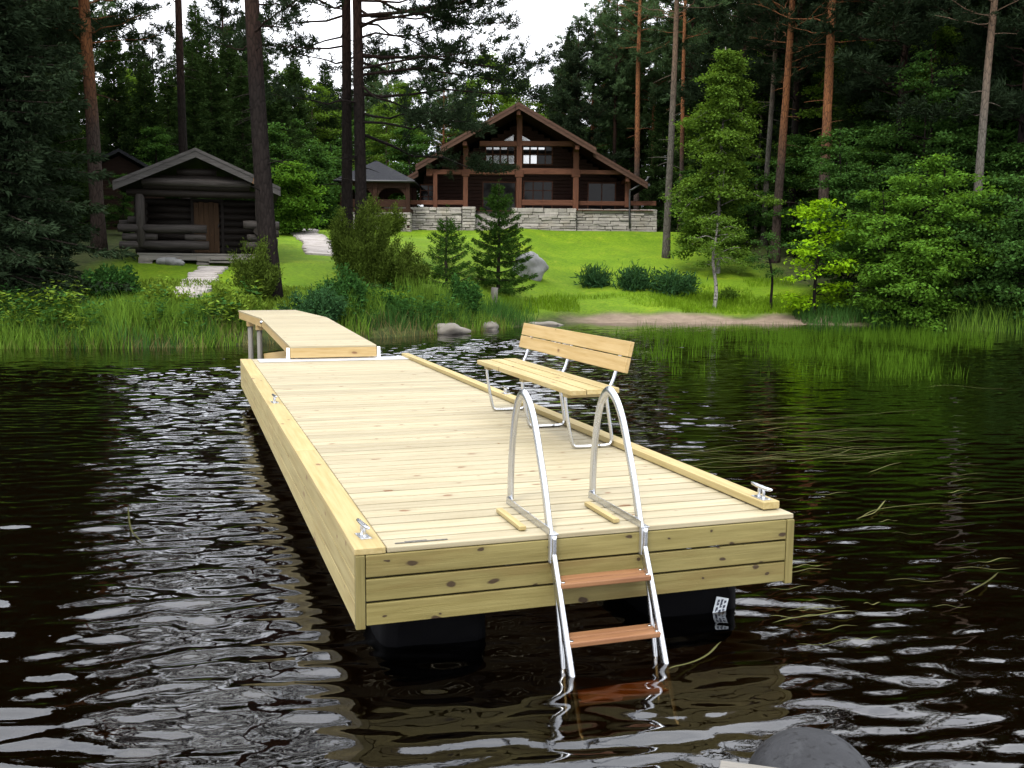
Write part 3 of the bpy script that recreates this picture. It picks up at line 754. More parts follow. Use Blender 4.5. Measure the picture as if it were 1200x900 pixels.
# windows and doors in the front wall
def window(x0,y0,x1,y1,nx_,nz_,name='window',bright=(),y=WY0,split=None):
    a=hp(x0,y1,y); b_=hp(x1,y0,y); X0,X1,Z0,Z1=a.x,b_.x,a.z,b_.z; fw_=.07
    m=MB(); m.box((X0,y-.05,Z0),(X0+fw_,y-.004,Z1)); m.box((X1-fw_,y-.05,Z0),(X1,y-.004,Z1)); m.box((X0+fw_,y-.05,Z0),(X1-fw_,y-.004,Z0+fw_)); m.box((X0+fw_,y-.05,Z1-fw_),(X1-fw_,y-.004,Z1))
    for i in range(1,nx_): xx=X0+(X1-X0)*i/nx_; m.box((xx-.03,y-.045,Z0+fw_),(xx+.03,y-.006,Z1-fw_))
    zs=[Z0+(Z1-Z0)*i/nz_ for i in range(1,nz_)] if split is None else [Z0+(Z1-Z0)*split]
    for zz in zs:
        for i in range(nx_):
            xa=X0+(X1-X0)*i/nx_+(fw_ if i==0 else .03); xb2=X0+(X1-X0)*(i+1)/nx_-(fw_ if i==nx_-1 else .03); m.box((xa,y-.043,zz-.022),(xb2,y-.008,zz+.022))
    f=m.build(name,MAT['house_beam'],house)
    m=MB(); m.box((X0+.02,y-.025,Z0+.02),(X1-.02,y-.003,Z1-.02)); m.build('pane',MAT['glass'],f)
    if bright:
        for (i,j) in bright:
            q0=X0+(X1-X0)*i/nx_+.05; q1=X0+(X1-X0)*(i+1)/nx_-.05
            if j==0: za,zb=Z0+.09,Z0+(Z1-Z0)*split-.05
            else: za,zb=Z1-.24,Z1-.12
            MB().box((q0,y-.032,za),(q1,y-.0255,zb)).build('reflection_pane',MAT['sky_glass'],f)  # panel laid over the pane where sky reflection is painted
def skyglass():
    m,nt,out=newmat('sky_glass'); p=bsdf(nt,out,(.16,.17,.19),.08,spec=1.0); p.inputs['IOR'].default_value=2.9; return m  # paler base and raised IOR put the sky's reflection into the glass
MAT['sky_glass']=skyglass()
window(568.5,170.5,604,193.5,4,2,bright=[(0,0),(1,0),(2,0),(3,0),(0,1),(1,1),(2,1)],split=.55)
window(612,170.5,648,193.5,4,2,bright=[(0,0),(1,0),(0,1),(1,1),(2,1)],split=.55)
window(565,213,605,258,2,1,'glazed_door'); window(613,212,648,246,3,3); window(688,214,722,247,2,1,'glazed_door'); window(492,216,512,238,2,3)
for s_ in (-1,1):
    a=hp(606+s_*4,158,WY0); b_=hp(606+s_*16,165,WY0)
    m=MB(); m.prism([(a.x,WY0-.03,b_.z),(b_.x,WY0-.03,b_.z),(a.x,WY0-.03,a.z)],(0,.025,0)); m.build('gable_pane',MAT['sky_glass'],house)
# downpipe and gutter on the eave
gp=[hp(760,207,.1),hp(757,212,.1),hp(741,222,.15),hp(738,227,.2),hp(738,268,.2)]
MB().tube([tuple(p) for p in gp],.055,8,True,3).build('downpipe',MAT['black_iron'],house)
MB().tube([(xR+.06,-.1,roofz(xR)-.18),(xR+.06,12.2,roofz(xR)-.18)],.08,8).build('gutter',MAT['black_iron'],house)

# ------------------------------------------------------------------ hip-roofed pavilion joined to the terrace
PYY=53.6
pO=Vector(((440-600)/FPX*PYY,PYY+1.9,3.86)); pav=thing('pavilion','open timber pavilion with a dark hipped roof beside the log house','pavilion',pO)
def pp_(px,py,y): return at(px,py,PYY+1.9+y)-pO
e0=pp_(392,210,-2.1); e1=pp_(485,211,-2.1); ap=pp_(441,188,0); ez=e0.z
m=MB(); c4=[(e0.x,-2.1,ez),(e1.x,-2.1,ez),(e1.x,2.1,ez),(e0.x,2.1,ez)]
V=c4+[(x,y,z-.1) for x,y,z in c4]+[tuple(ap)]
m.raw(V,[(0,1,8),(1,2,8),(2,3,8),(3,0,8),(4,5,1,0),(5,6,2,1),(6,7,3,2),(7,4,0,3),(7,6,5,4)])
r_=m.build('roof',MAT['shingle'],pav)
MB().tube([(e0.x-.05,-2.15,ez-.08),(e1.x+.05,-2.15,ez-.08)],.06,8).build('gutter',MAT['black_iron'],r_)
fz=pp_(440,243,-1.8).z
for (x,y) in ((e0.x+.35,-1.8),(0,-1.8),(e1.x-.35,-1.8),(e0.x+.35,1.8),(0,1.8),(e1.x-.35,1.8)):
    m=MB(); m.box((x-.11,y-.11,fz-1.2),(x+.11,y+.11,ez-.1)); m.build('post',MAT['pav_beam'],pav,bevel=.015)
for y in (-1.8,1.8):
    for xa,xb2 in ((e0.x+.47,-.12),(.12,e1.x-.47)):
        m=MB(); m.box((xa,y-.09,ez-.42),(xb2,y+.09,ez-.105)); m.box((xa,y-.04,fz+.02),(xb2,y+.04,fz+.42))
        for (cx_,sg) in ((xa,1),(xb2,-1)): m.prism([(cx_,y-.05,ez-.42),(cx_+sg*.5,y-.05,ez-.42),(cx_+sg*.3,y-.05,ez-.5),(cx_+sg*.12,y-.05,ez-.66),(cx_,y-.05,ez-.95)],(0,.1,0))
        m.build('railing_bay',MAT['pav_beam'],pav)
m=MB(); m.box((e0.x+.2,-1.95,fz-.25),(e1.x-.2,1.95,fz-.05)); m.build('floor',MAT['pav_beam'],pav)
for x0,x1 in ((e0.x+.2,e1.x-.2),): 
    sw=stone_wall('stone_wall',x0,x1,-1.95,.5,fz-.255,pav,z0=-.6)

# ------------------------------------------------------------------ little log sauna on the left
SY=32.0; SO=Vector(((223-600)/FPX*SY,SY,zt((223-600)/FPX*SY,SY+.8)-.05))
sau=thing('log_sauna','small dark weathered log sauna with a brown plank door and open porch','log cabin',SO)
SO_PX=SO.copy()
def sp(px,py,y=0): 
    p=at(px,py,SY+y)-SO; return p
zoff=0
def sz(py,y=0): return sp(223,py,y).z
def sx(px,y=0): return sp(px,250,y).x
def logx(m,x0,x1,y,z,r=.125): m.tube([(x0,y,z),(x0+.3*(x1-x0),y+random.uniform(-.012,.012),z+random.uniform(-.012,.012)),(x0+.7*(x1-x0),y+random.uniform(-.012,.012),z+random.uniform(-.012,.012)),(x1,y,z)],[r*.97,r,r*1.02,r*.95],12,True,0,jitter=.035)
def logy(m,x,y0,y1,z,r=.125): m.tube([(x,y0,z),(x,(y0+y1)/2,z+.01),(x,y1,z)],[r,r*1.02,r*.96],12,True,0,jitter=.035)
XL,XR=sx(161),sx(292)
fz=sz(297); top=sz(231)
m=MB(); z=fz+.12; i=0
while z<top+.05: 
    logx(m,XL-.3,XR+.3,1.55,z); z+=.225
m.build('front_wall',MAT['dark_log'],sau)
for xs in (XL,XR):
    m=MB(); z=fz+.12+.11
    while z<top: logy(m,xs,1.2,5.2,z); z+=.225
    m.build('side_wall',MAT['dark_log'],sau)
m=MB(); z=fz+.12
while z<top+.05: logx(m,XL-.3,XR+.3,4.9,z); z+=.225
m.build('back_wall',MAT['dark_log'],sau)
# porch parapet of grey logs
m=MB(); logx(m,XL+.02,sx(232),0,sz(268.5),.14); logx(m,XL+.02,sx(234),0,sz(287.5),.145); logx(m,sx(208),sx(231),.02,sz(278),.10); logx(m,XL+.05,sx(179),.02,sz(278.5),.11)
m.build('porch_parapet',MAT['old_log'],sau)
m=MB(); logx(m,sx(272),sx(291),0,sz(262.5),.14); logx(m,sx(276),sx(289),0,sz(278),.12); logx(m,sx(272),sx(289),0,sz(287),.13)
m.build('porch_parapet',MAT['old_log'],sau)
m=MB(); logx(m,sx(138),XL-.02,0,sz(268.5),.13); logx(m,sx(142),XL-.03,.02,sz(278.5),.12); logx(m,sx(139),XL-.02,0,sz(288),.13); logx(m,sx(147),XL,.5,sz(258),.12); logx(m,sx(136),XL,.9,sz(262),.11)
m.build('log_end',MAT['old_log'],sau)
m=MB(); logx(m,XR+.02,sx(312),0,sz(263),.14); logx(m,XR+.05,sx(311),0,sz(272),.13); logx(m,XR+.04,sx(310),0,sz(283),.13)
m.build('log_end',MAT['old_log'],sau)
for xs in (XL,XR):
    m=MB(); 
    for zz in (sz(268.5)+.03,sz(288)+.06): logy(m,xs,-.32 if xs>0 else .1,1.3,zz,.125)
    m.build('porch_side',MAT['dark_log'],sau)
for xs,p1 in ((XL+.02,290),(XR-.05,258)):
    MB().tube([(xs,-.02 if xs<0 else .02,sz(p1)),(xs,.0,sz(250)),(xs,.0,sz(229))],.135,12,True,0,jitter=.03).build('post',MAT['old_log'],sau)
MB().tube([(sx(288),-.35,sz(270)),(sx(288),1.0,sz(270))],.13,14,True,0,jitter=.03).build('cut_log',MAT['dark_log'],sau)
# gable logs under the roof
rz_=sz(174,-.5); rx=sx(223); sl2=(sz(174,-.5)-sz(217,-.5))/(sx(308,-.5)-rx)
def rz2(x): return rz_-abs(x-rx)*sl2
m=MB(); z=sz(227)
k_=0
while z<rz_-.55:
    half=(rz_-.30-z-.12)/sl2; 
    logx(m,rx-half,rx+half,.0 if k_!=1 else -.05,z,.12 if k_!=1 else .14); z+=.225; k_+=1
m.build('gable_logs',MAT['dark_log'],sau)
logm=MB(); logx(logm,sx(165),sx(281),-.16,sz(214.5),.13); logm.build('gable_beam',MAT['old_log'],sau)
eR,eL=sx(309,-.5),sx(129,-.5)
rf=MB()
for xa,xb2 in ((rx,eR),(eL,rx)):
    rf.prism([(xa,-.5,rz2(xa)),(xb2,-.5,rz2(xb2)),(xb2,-.5,rz2(xb2)-.12),(xa,-.5,rz2(xa)-.12)],(0,6.0,0))
rfo=rf.build('roof',MAT['sod'] if 'sod' in MAT else MAT['shingle'],sau)
for xa,xb2 in ((rx,eR),(eL,rx)):
    m=MB()
    for o0,hh,yo in ((.03,.10,-.06),(-.062,.20,-.035)):
        m.prism([(xa,-.5+yo,rz2(xa)+o0),(xb2,-.5+yo,rz2(xb2)+o0),(xb2,-.5+yo,rz2(xb2)+o0-hh),(xa,-.5+yo,rz2(xa)+o0-hh)],(0,.03,0))
    m.build('bargeboard',MAT['barge_grey'],rfo)
m=MB()
for i in range(5): 
    a=sx(232.5,1.42)+i*.155; m.box((a,1.36,sz(296,1.4)),(a+.15,1.42,sz(237.5-(i%2),1.4)))
d_=m.build('door',MAT['door_brown'],sau,bevel=.006)
m=MB(); m.box((sx(229,1.4),1.34,sz(297,1.4)),(sx(232,1.4),1.44,sz(236.1,1.4))); m.box((sx(261.5,1.4),1.34,sz(297,1.4)),(sx(264.5,1.4),1.44,sz(236.1,1.4))); m.box((sx(229,1.4),1.34,sz(236,1.4)),(sx(264.5,1.4),1.44,sz(233,1.4)))
m.build('frame',MAT['dark_log'],d_)
MB().tube([(sx(258,1.36),1.36,sz(266,1.36)),(sx(258,1.36),1.30,sz(266,1.36)),(sx(258,1.3),1.30,sz(262,1.3))],.015,6).build('handle',MAT['black_iron'],d_)
m=MB()
for i in range(9): m.box((XL-.1,-.12+i*.165,fz-.06),(XR+.1,-.12+i*.165+.155,fz))
m.box((XL-.05,-.10,fz-.22),(XR+.1,-.02,fz-.065)); m.build('porch_floor',MAT['grey_wood'],sau,bevel=.008)
m=MB(); m.box((sx(234),-.75,fz-.30),(sx(284),-.40,fz-.24)); m.box((sx(236),-.38,fz-.20),(sx(282),-.14,fz-.14)); m.build('step',MAT['grey_wood'],sau,bevel=.01)
for px in (166,227,285):
    m=MB()
    for j in range(3): m.box((sx(px)-.2,-.12,fz-.62+j*.17),(sx(px)+.2,.3,fz-.62+j*.17+.155),jit=.03)
    m.build('stone_pier',MAT['shore_rock'],sau,bevel=.02)

sau.rotation_euler=(0,0,math.radians(15)); sau.scale=(1.04,1,1); sau.location.x+=.24
# brown cabin standing back among the trees
BY=43.0; bO=Vector(((116-600)/FPX*BY,BY,zt((116-600)/FPX*BY,BY)-.1))
cab=thing('plank_cabin','brown plank cabin half hidden among trees behind the log sauna','cabin',bO)
def bp(px,py): return at(px,py,BY)-bO
a=bp(92,270); b_=bp(142,206)
m=MB(); z=-.2
while z<b_.z: m.box((a.x,0,z),(a.x+3.6,.12,z+.155)); z+=.16
m.build('front_wall',MAT['shed_wall'],cab)
m=MB(); z=-.2
while z<b_.z: m.box((a.x,.13,z),(a.x+.12,4.5,z+.155)); m.box((a.x+3.48,.13,z),(a.x+3.6,4.5,z+.155)); z+=.16
m.build('side_wall',MAT['shed_wall'],cab)
m=MB(); mx=a.x+1.8; ez_=b_.z-.1
for s_ in (-1,1): m.prism([(mx,-.5,ez_+1.25),(mx+s_*2.4,-.5,ez_-.1),(mx+s_*2.4,-.5,ez_-.24),(mx,-.5,ez_+1.1)][::s_],(0,5.6,0))
m.build('roof',MAT['shingle'],cab)
m=MB(); m.prism([(a.x,.0,ez_),(a.x+3.6,.0,ez_),(mx,.0,ez_+1.0)],(0,.12,0)); m.build('gable',MAT['shed_wall'],cab)

cab.rotation_euler=(0,0,math.radians(20))
# ------------------------------------------------------------------ stone paths, boulder, rocks
def path(name,pts,n,wd_,dy):
    m=MB()
    for i in range(n):
        t=i/(n-1); px=np.interp(t,[p[0] for p in pts],[p[1] for p in pts]); Y=np.interp(t,[p[0] for p in pts],[p[2] for p in pts])
        X=(px-600)/FPX*Y; X+=random.uniform(-.12,.12); w_=wd_*random.uniform(.8,1.15); d_=dy*random.uniform(.75,.95)
        k_=9; poly=[]
        for j in range(k_):
            an=2*PI*j/k_; rx_=w_/2*abs(math.cos(an))**.5*math.copysign(1,math.cos(an))*random.uniform(.88,1.05); ry_=d_/2*abs(math.sin(an))**.5*math.copysign(1,math.sin(an))*random.uniform(.85,1.05)
            poly.append((X+rx_,Y+ry_))
        V=[(x,y,zt(x,y)+.075) for x,y in poly]+[(x,y,zt(x,y)-.08) for x,y in poly]
        m.raw(V,[tuple(range(k_))]+[(j,k_+j,k_+(j+1)%k_,(j+1)%k_) for j in range(k_)])
    return m.build(name,MAT['path_stone'],None,bevel=.015)
tag(path('stone_path',[(0,222,26.4),(.5,237,28.6),(1,249,31.0)],12,1.0,.44),kind='structure')
tag(path('stone_path',[(0,377,36.3),(.3,371,40),(.5,366,42.5),(1,352,49.5)],27,1.35,.52),kind='structure')
def rock(name,label,cat,loc,size,mat,seed,group=None,sub=3,rough=.28,sink=.25):
    import bmesh
    bm=bmesh.new(); bmesh.ops.create_icosphere(bm,subdivisions=sub,radius=1)
    off=Vector((seed*7.1,seed*3.3,seed*1.7))
    for v in bm.verts:
        n_=v.co.copy()
        d_=mnoise.noise(n_*1.1+off)*rough*1.6+mnoise.noise(n_*2.6+off)*rough*.6+mnoise.noise(n_*7+off)*rough*.12
        c_=mnoise.cell(n_*1.6+off)*.10
        v.co=Vector([n_[i]*size[i]*(1+d_+c_*.4) for i in range(3)])
    me=bpy.data.meshes.new(name); bm.to_mesh(me); bm.free(); me.materials.append(mat)
    for p in me.polygons: p.use_smooth=True
    o=bpy.data.objects.new(name,me); col.objects.link(o); o.location=Vector(loc)+Vector((0,0,size[2]*(1-sink*2)))
    return tag(o,label,cat,group)
g=ground(621,40.5); rock('boulder','large pale grey boulder on the lawn behind the small spruce','boulder',g,(.62,.6,.62),MAT['boulder'],4,sub=4,rough=.22,sink=.2)
p=on_water(527,391); rock('shore_rock','flat grey rock at the waterline under the round green shrub','rock',(p.x,p.y,.0),(.52,.4,.20),MAT['shore_rock'],8,'rocks on the shore')
p=on_water(573,386); rock('shore_rock','narrow grey rock at the waterline just past the round shrub','rock',(p.x,p.y,-.02),(.32,.55,.17),MAT['shore_rock'],9,'rocks on the shore')
p=on_water(640,381); rock('shore_rock','low brown rock at the water edge where the sandy strip begins','rock',(p.x,p.y,-.06),(.5,.3,.13),MAT['shore_rock'],12,'rocks on the shore')
p=on_water(975,379); rock('shore_rock','low brown rock at the far end of the sandy strip','rock',(p.x,p.y,-.10),(.45,.25,.15),MAT['shore_rock'],15,'rocks on the shore')
for px,py,s_,lb in ((192,304,.20,'pale stone under the sauna porch, darkest and leftmost of three'),(203,308,.22,'pale block of stone in front of the sauna porch, middle of three'),(211,304,.19,'white stone under the sauna porch, nearest the stepping stones')):
    X=(px-600)/FPX*31.6; rock('porch_stone',lb,'stone',(X,31.55,zt(X,31.55)),(s_,s_*.8,s_*.75),MAT['boulder'],px,'stones under the sauna porch',sub=2)
g=ground(578,33.5); m=MB(); m.tube([(0,0,-.2),(0.01,0,.3),(.03,0,.62)],[.14,.12,.115],12,True,0,jitter=.06)
o=m.build('stump',MAT['grey_wood'],None,loc=g); tag(o,'short pale grey stump below the small spruce near the water','stump')

# ------------------------------------------------------------------ plants: leaf-sized faces spread through real crowns
class Leaves:
    def __init__(s): s.V=[];s.R=[]
    def add(s,P,D,Wd,L,R):
        "diamond leaves: base P, direction D (unit), width vector Wd (already scaled), length L"
        P=np.asarray(P,float); D=np.asarray(D,float); L=np.asarray(L,float)[:,None]
        a=P; b=P+D*L*.45+Wd; c=P+D*L; d=P+D*L*.45-Wd
        s.V.append(np.stack([a,b,c,d],1)); s.R.append(np.repeat(np.asarray(R,float)[:,None],4,1))
    def mesh(s,name,mat,parent):
        V=np.concatenate(s.V).reshape(-1,3); R=np.concatenate(s.R).ravel()
        return fast_mesh(name,V,np.arange(len(V)).reshape(-1,4),R,mat,parent)
def unit(v): return v/(np.linalg.norm(v,axis=-1,keepdims=True)+1e-9)
def perp(D,r,k):
    q=unit(np.cross(D,unit(r.normal(size=D.shape)))); return q*np.asarray(k)[:,None]
def trunk_mesh(r,H,rad,lean,bend=.12,stop=1.0):
    n=14; z=np.linspace(-.4,H*stop,n); t=np.clip(z/H,0,1)
    x=lean[0]*t+bend*np.sin(t*PI*r.uniform(1,2.2)+r.uniform(0,6))*t*(1-t)*2; y=lean[1]*t+bend*np.cos(t*PI*1.7+r.uniform(0,6))*t*(1-t)*2
    rr=rad*(1-t)**.8*.95+.02; rr[0]=rad*1.35; rr[1]=max(rr[1],rad*.98)
    def f(zz): return np.array([np.interp(zz,z,x),np.interp(zz,z,y),zz])
    def fr(zz): return float(np.interp(zz,z,rr))
    return np.stack([x,y,z],1),rr,f,fr
def add_tufts(lv,r,P,D,n,L,W,spread,up=.0):
    "n needles/leaves bursting from each point P around direction D"
    m=len(P)
    PP=np.repeat(P,n,0)+r.normal(size=(m*n,3))*L*.25; DD=np.repeat(D,n,0)
    d=unit(DD+r.normal(size=(m*n,3))*spread+np.array([0,0,up])); ll=L*r.uniform(.6,1.25,m*n)
    tone=np.repeat(r.uniform(0,1,m),n)*.6+r.uniform(0,1,m*n)*.4
    lv.add(PP,d,perp(d,r,W*r.uniform(.7,1.3,m*n)),ll,tone)
def pine(name,seed,H,rad,lo,bl,nb=46,lean=(0,0),mat='needle_pine',bark='bark_pine',side=None,needle=.17,nw=.016,per=9,dens=1.0,droop=0.,dead=8,top=1.0,fill=1.0,flat=.25):
    r=np.random.default_rng(seed); root=bpy.data.objects.new(name,None); col.objects.link(root)
    P,rr,f,fr=trunk_mesh(r,H,rad,lean); tk=MB(); tk.tube(P,rr,12,True,2,jitter=.05)
    lv=Leaves(); pts=[];dirs=[]
    bm_=tk
    for i in range(nb):
        u=(i+r.uniform(0,1))/nb; z=lo+(H*.985-lo)*u**.9; 
        l=bl*(1-u**1.6)*r.uniform(.55,1.12)*(.75+.5*min(1,u*4))+.35
        an=r.uniform(0,2*PI) if side is None or r.random()>side[1] else side[0]+r.normal(0,.55)
        if side is not None: l*=1+.35*math.cos(an-side[0])
        d=np.array([math.cos(an),math.sin(an),0]); elev=r.uniform(-.15,.3)+u*.6-droop
        b0=f(z); seg=7; s=np.linspace(0,1,seg)
        Q=b0+np.outer(s*l,d)+np.outer(l*(elev*s-.35*droop*s*s+.18*s**2+.0),[0,0,1])+np.cumsum(r.normal(0,.035*l,(seg,3))*np.array([1,1,.6]),0)*(s>0)[:,None]
        br=min(fr(z)*.45,.008+.009*l); bm_.tube(Q,np.linspace(br,.006,seg),5,False)
        # twigs
        nt_=max(3,int(l*5.5*dens))
        for j in range(nt_):
            t=r.uniform(.28,1)**.8; k_=min(int(t*(seg-1)),seg-2); q=Q[k_]+(Q[k_+1]-Q[k_])*(t*(seg-1)-k_)
            td=unit((Q[k_+1]-Q[k_])/np.linalg.norm(Q[k_+1]-Q[k_])*.55+r.normal(size=3)*np.array([.85,.85,flat])+np.array([0,0,.22]))
            tl=r.uniform(.25,.75)*(.5+.22*l)
            m_=max(2,int(tl/.13*fill)); ss=r.uniform(.25,1,m_)
            pts.append(q+np.outer(ss*tl,td)); dirs.append(np.repeat((td+np.array([0,0,.25]))[None],m_,0))
            if tl>.35 and r.random()<.6: bm_.tube([q,q+td*tl*.55,q+td*tl],[.009,.006,.003],3,False)
    for i in range(dead):
        z=r.uniform(lo*.35,lo*1.02); an=r.uniform(0,2*PI); l=r.uniform(.3,1.3); b0=f(z); d=np.array([math.cos(an),math.sin(an),r.uniform(-.35,.15)])
        bm_.tube([b0,b0+d*l*.5+[0,0,.03],b0+d*l],[.022,.013,.005],4,False)
    pts=np.concatenate(pts); dirs=unit(np.concatenate(dirs))
    add_tufts(lv,r,pts,dirs,per,needle,nw,.75,.12)
    tk.build('trunk',MAT[bark],root)
    lv.mesh('crown',MAT[mat],root); return root
def spruce(name,seed,H,rad,lo,bl,mat='needle_spruce',bark='bark_spruce',dens=1.0,lean=(0,0),blade=.16,bw=.022,droop=.35,step=.34,ragged=.25,sp_=.42):
    r=np.random.default_rng(seed); root=bpy.data.objects.new(name,None); col.objects.link(root)
    P,rr,f,fr=trunk_mesh(r,H,rad,lean,.05); tk=MB(); tk.tube(P,rr,10,True,2,jitter=.05)
    lv=Leaves(); bm_=tk; pts=[];dirs=[]
    z=lo
    while z<H*.99:
        u=(z-lo)/(H-lo); nbr=r.integers(4,7) if u<.9 else 3
        a0=r.uniform(0,2*PI)
        for j in range(nbr):
            an=a0+2*PI*j/nbr+r.normal(0,.25); l=(bl*(1-u)**.85+.10)*r.uniform(1-ragged*1.6,1+ragged*.7)
            if l<.08: continue
            d=np.array([math.cos(an),math.sin(an),0]); s=np.linspace(0,1,5); el=.35*u+.08
            Q=f(z)+np.outer(s*l,d)+np.outer(l*(el*s-droop*(1-u*.7)*s**1.4+.16*s**3),[0,0,1])
            bm_.tube(Q,np.linspace(.010+.009*l,.004,5),4,False)
            side_=np.array([-d[1],d[0],0])
            m_=max(3,int(l*16*dens)); t=r.uniform(.08,1,m_)
            q=np.stack([np.interp(t,s,Q[:,k]) for k in range(3)],1)
            w_=(r.uniform(-1,1,m_)*np.minimum(sp_*l*(1.05-t)+.05,.55))
            q2=q+np.outer(w_,side_)+np.outer(np.abs(w_)*.4,d)+np.outer(-np.abs(w_)*.25-r.uniform(0,.07,m_),[0,0,1])
            dd=unit(np.outer(np.ones(m_),d)*.7+np.outer(np.sign(w_)*.6,side_)+r.normal(size=(m_,3))*.25+np.array([0,0,-.18+.3*u]))
            pts.append(q2); dirs.append(dd)
        z+=step*r.uniform(.75,1.25)*(1-.45*u)
    pts.append(np.array([f(H*.97+.2*k) for k in range(3)])); dirs.append(np.repeat([[0,0,1.]],3,0))
    pts=np.concatenate(pts); dirs=np.concatenate(dirs)
    add_tufts(lv,r,pts,dirs,6,blade,bw,.42)
    tk.build('trunk',MAT[bark],root)
    lv.mesh('crown',MAT[mat],root); return root
def leafy(name,seed,H,rad,lo,spread,mat,bark='bark_birch',nl=26,leaf=.10,per=11,layered=.35,lean=(0,0),clusters=9,droop=0.,shape=1.0,stems=1):
    r=np.random.default_rng(seed); root=bpy.data.objects.new(name,None); col.objects.link(root)
    tk=MB(); lv=Leaves(); bm_=tk; pts=[];dirs=[]
    for st in range(stems):
        ln=(lean[0]+(r.normal(0,.5) if stems>1 else 0),lean[1]+(r.normal(0,.4) if stems>1 else 0)); h=H*(1 if st==0 else r.uniform(.7,.95))
        P,rr,f,fr=trunk_mesh(r,h,rad/(1 if stems==1 else 1.5),ln,.18); 
        if stems>1: P=P+np.array([r.normal(0,.12),r.normal(0,.12),0])*np.linspace(1,1,len(P))[:,None]
        tk.tube(P,rr,9,True,2,jitter=.05)
        for i in range(nl):
            u=(i+r.uniform())/nl; z=lo+(h-lo)*u*.98; env=(math.sin(PI*min(1,(.18+.82*u)**shape))**.7*.9+.12)
            l=spread*env*r.uniform(.45,1.12); an=r.uniform(0,2*PI); d=np.array([math.cos(an),math.sin(an),0]); el=r.uniform(.1,.75)-droop
            s=np.linspace(0,1,6); Q=f(z)+np.outer(s*l,d)+np.outer(l*(el*s-.3*s*s-droop*.5*s**2),[0,0,1])+np.cumsum(r.normal(0,.04*l,(6,3)),0)*(s>0)[:,None]
            bm_.tube(Q,np.linspace(min(fr(z)*.5,.008+.012*l),.004,6),4,False)
            for c_ in range(clusters):
                t=r.uniform(.25,1); q=np.array([np.interp(t,s,Q[:,k]) for k in range(3)])
                td=unit(d*.5+r.normal(size=3)*np.array([.8,.8,.3])+np.array([0,0,-.1-droop*.6])); tl=r.uniform(.15,.5)*(.4+.3*l)
                m_=4; ss=r.uniform(.1,1,m_)
                pts.append(q+np.outer(ss*tl,td)+r.normal(0,.05,(m_,3))*np.array([1,1,.5])); dirs.append(np.repeat(td[None],m_,0))
    pts=np.concatenate(pts); dirs=np.concatenate(dirs); n=len(pts)
    PP=np.repeat(pts,per,0)+r.normal(size=(n*per,3))*np.array([.15,.15,.15*layered])*(leaf/.1)
    d=unit(np.repeat(dirs,per,0)*.5+r.normal(size=(n*per,3))*np.array([1,1,.35])+np.array([0,0,-.35]))
    # leaf blades lie roughly flat
    up_=unit(np.array([0,0,1.])+r.normal(size=d.shape)*.5); wv=unit(np.cross(d,up_))*(leaf*.36*r.uniform(.7,1.2,n*per))[:,None]
    tone=np.repeat(r.uniform(0,1,n),per)*.65+r.uniform(0,1,n*per)*.35
    lv.add(PP,d,wv,leaf*r.uniform(.6,1.25,n*per),tone)
    tk.build('trunk',MAT[bark],root)
    lv.mesh('crown',MAT[mat],root); return root
def bush(name,seed,H,W_,mat,n=900,leaf=.07,per=8,ratio=.42,upright=.3,D_=None,bark='bark_dark',core=0.45):
    "many-stemmed shrub: stems fan out, leaves sit on the outer shell"
    r=np.random.default_rng(seed); root=bpy.data.objects.new(name,None); col.objects.link(root); D_=D_ or W_
    st=MB(); lv=Leaves(); ns=22
    tips=[]
    for i in range(ns):
        an=r.uniform(0,2*PI); q=r.uniform(.15,1)**.6; tip=np.array([math.cos(an)*W_*.5*q,math.sin(an)*D_*.5*q,H*(1-.5*q*q)*r.uniform(.55,1.12)])
        st.tube([np.array([tip[0]*.1,tip[1]*.1,-.1]),tip*np.array([.45,.45,.5]),tip*.96],[.02,.012,.004],4,False); tips.append(tip)
    tips=np.array(tips)
    k=r.integers(0,ns,n); t=r.uniform(.05,1.0,n)**.6
    base=tips[k]*np.stack([t**.55,t**.55,t],1)
    P=base+r.normal(size=(n,3))*np.array([W_,D_,H])*.052*(1.25-t)[:,None]
    P[:,2]=np.abs(P[:,2])+.02
    d=unit(P*np.array([1,1,.4])+np.array([0,0,upright*H])+r.normal(size=(n,3))*.3)
    PP=np.repeat(P,per,0)+r.normal(size=(n*per,3))*leaf*.8; dd=unit(np.repeat(d,per,0)+r.normal(size=(n*per,3))*.7)
    tone=np.repeat(r.uniform(0,1,n),per)*.65+r.uniform(0,1,n*per)*.35
    lv.add(PP,dd,perp(dd,r,leaf*ratio*r.uniform(.7,1.2,n*per)),leaf*r.uniform(.6,1.3,n*per),tone)
    st.build('stems',MAT[bark],root); lv.mesh('foliage',MAT[mat],root); return root
def put(o,loc,rz=0,sc=1.0,label=None,cat='tree',group=None):
    o.location=loc; o.rotation_euler=(0,0,rz); o.scale=(sc,)*3 if not hasattr(sc,'__len__') else sc
    return tag(o,label,cat,group)
def copy_tree(o,parent=None):
    c=o.copy(); col.objects.link(c); c.parent=parent
    for ch in [x for x in o.children]: copy_tree(ch,c)
    return c
def dup(o,*a,**k): return put(copy_tree(o),*a,**k)

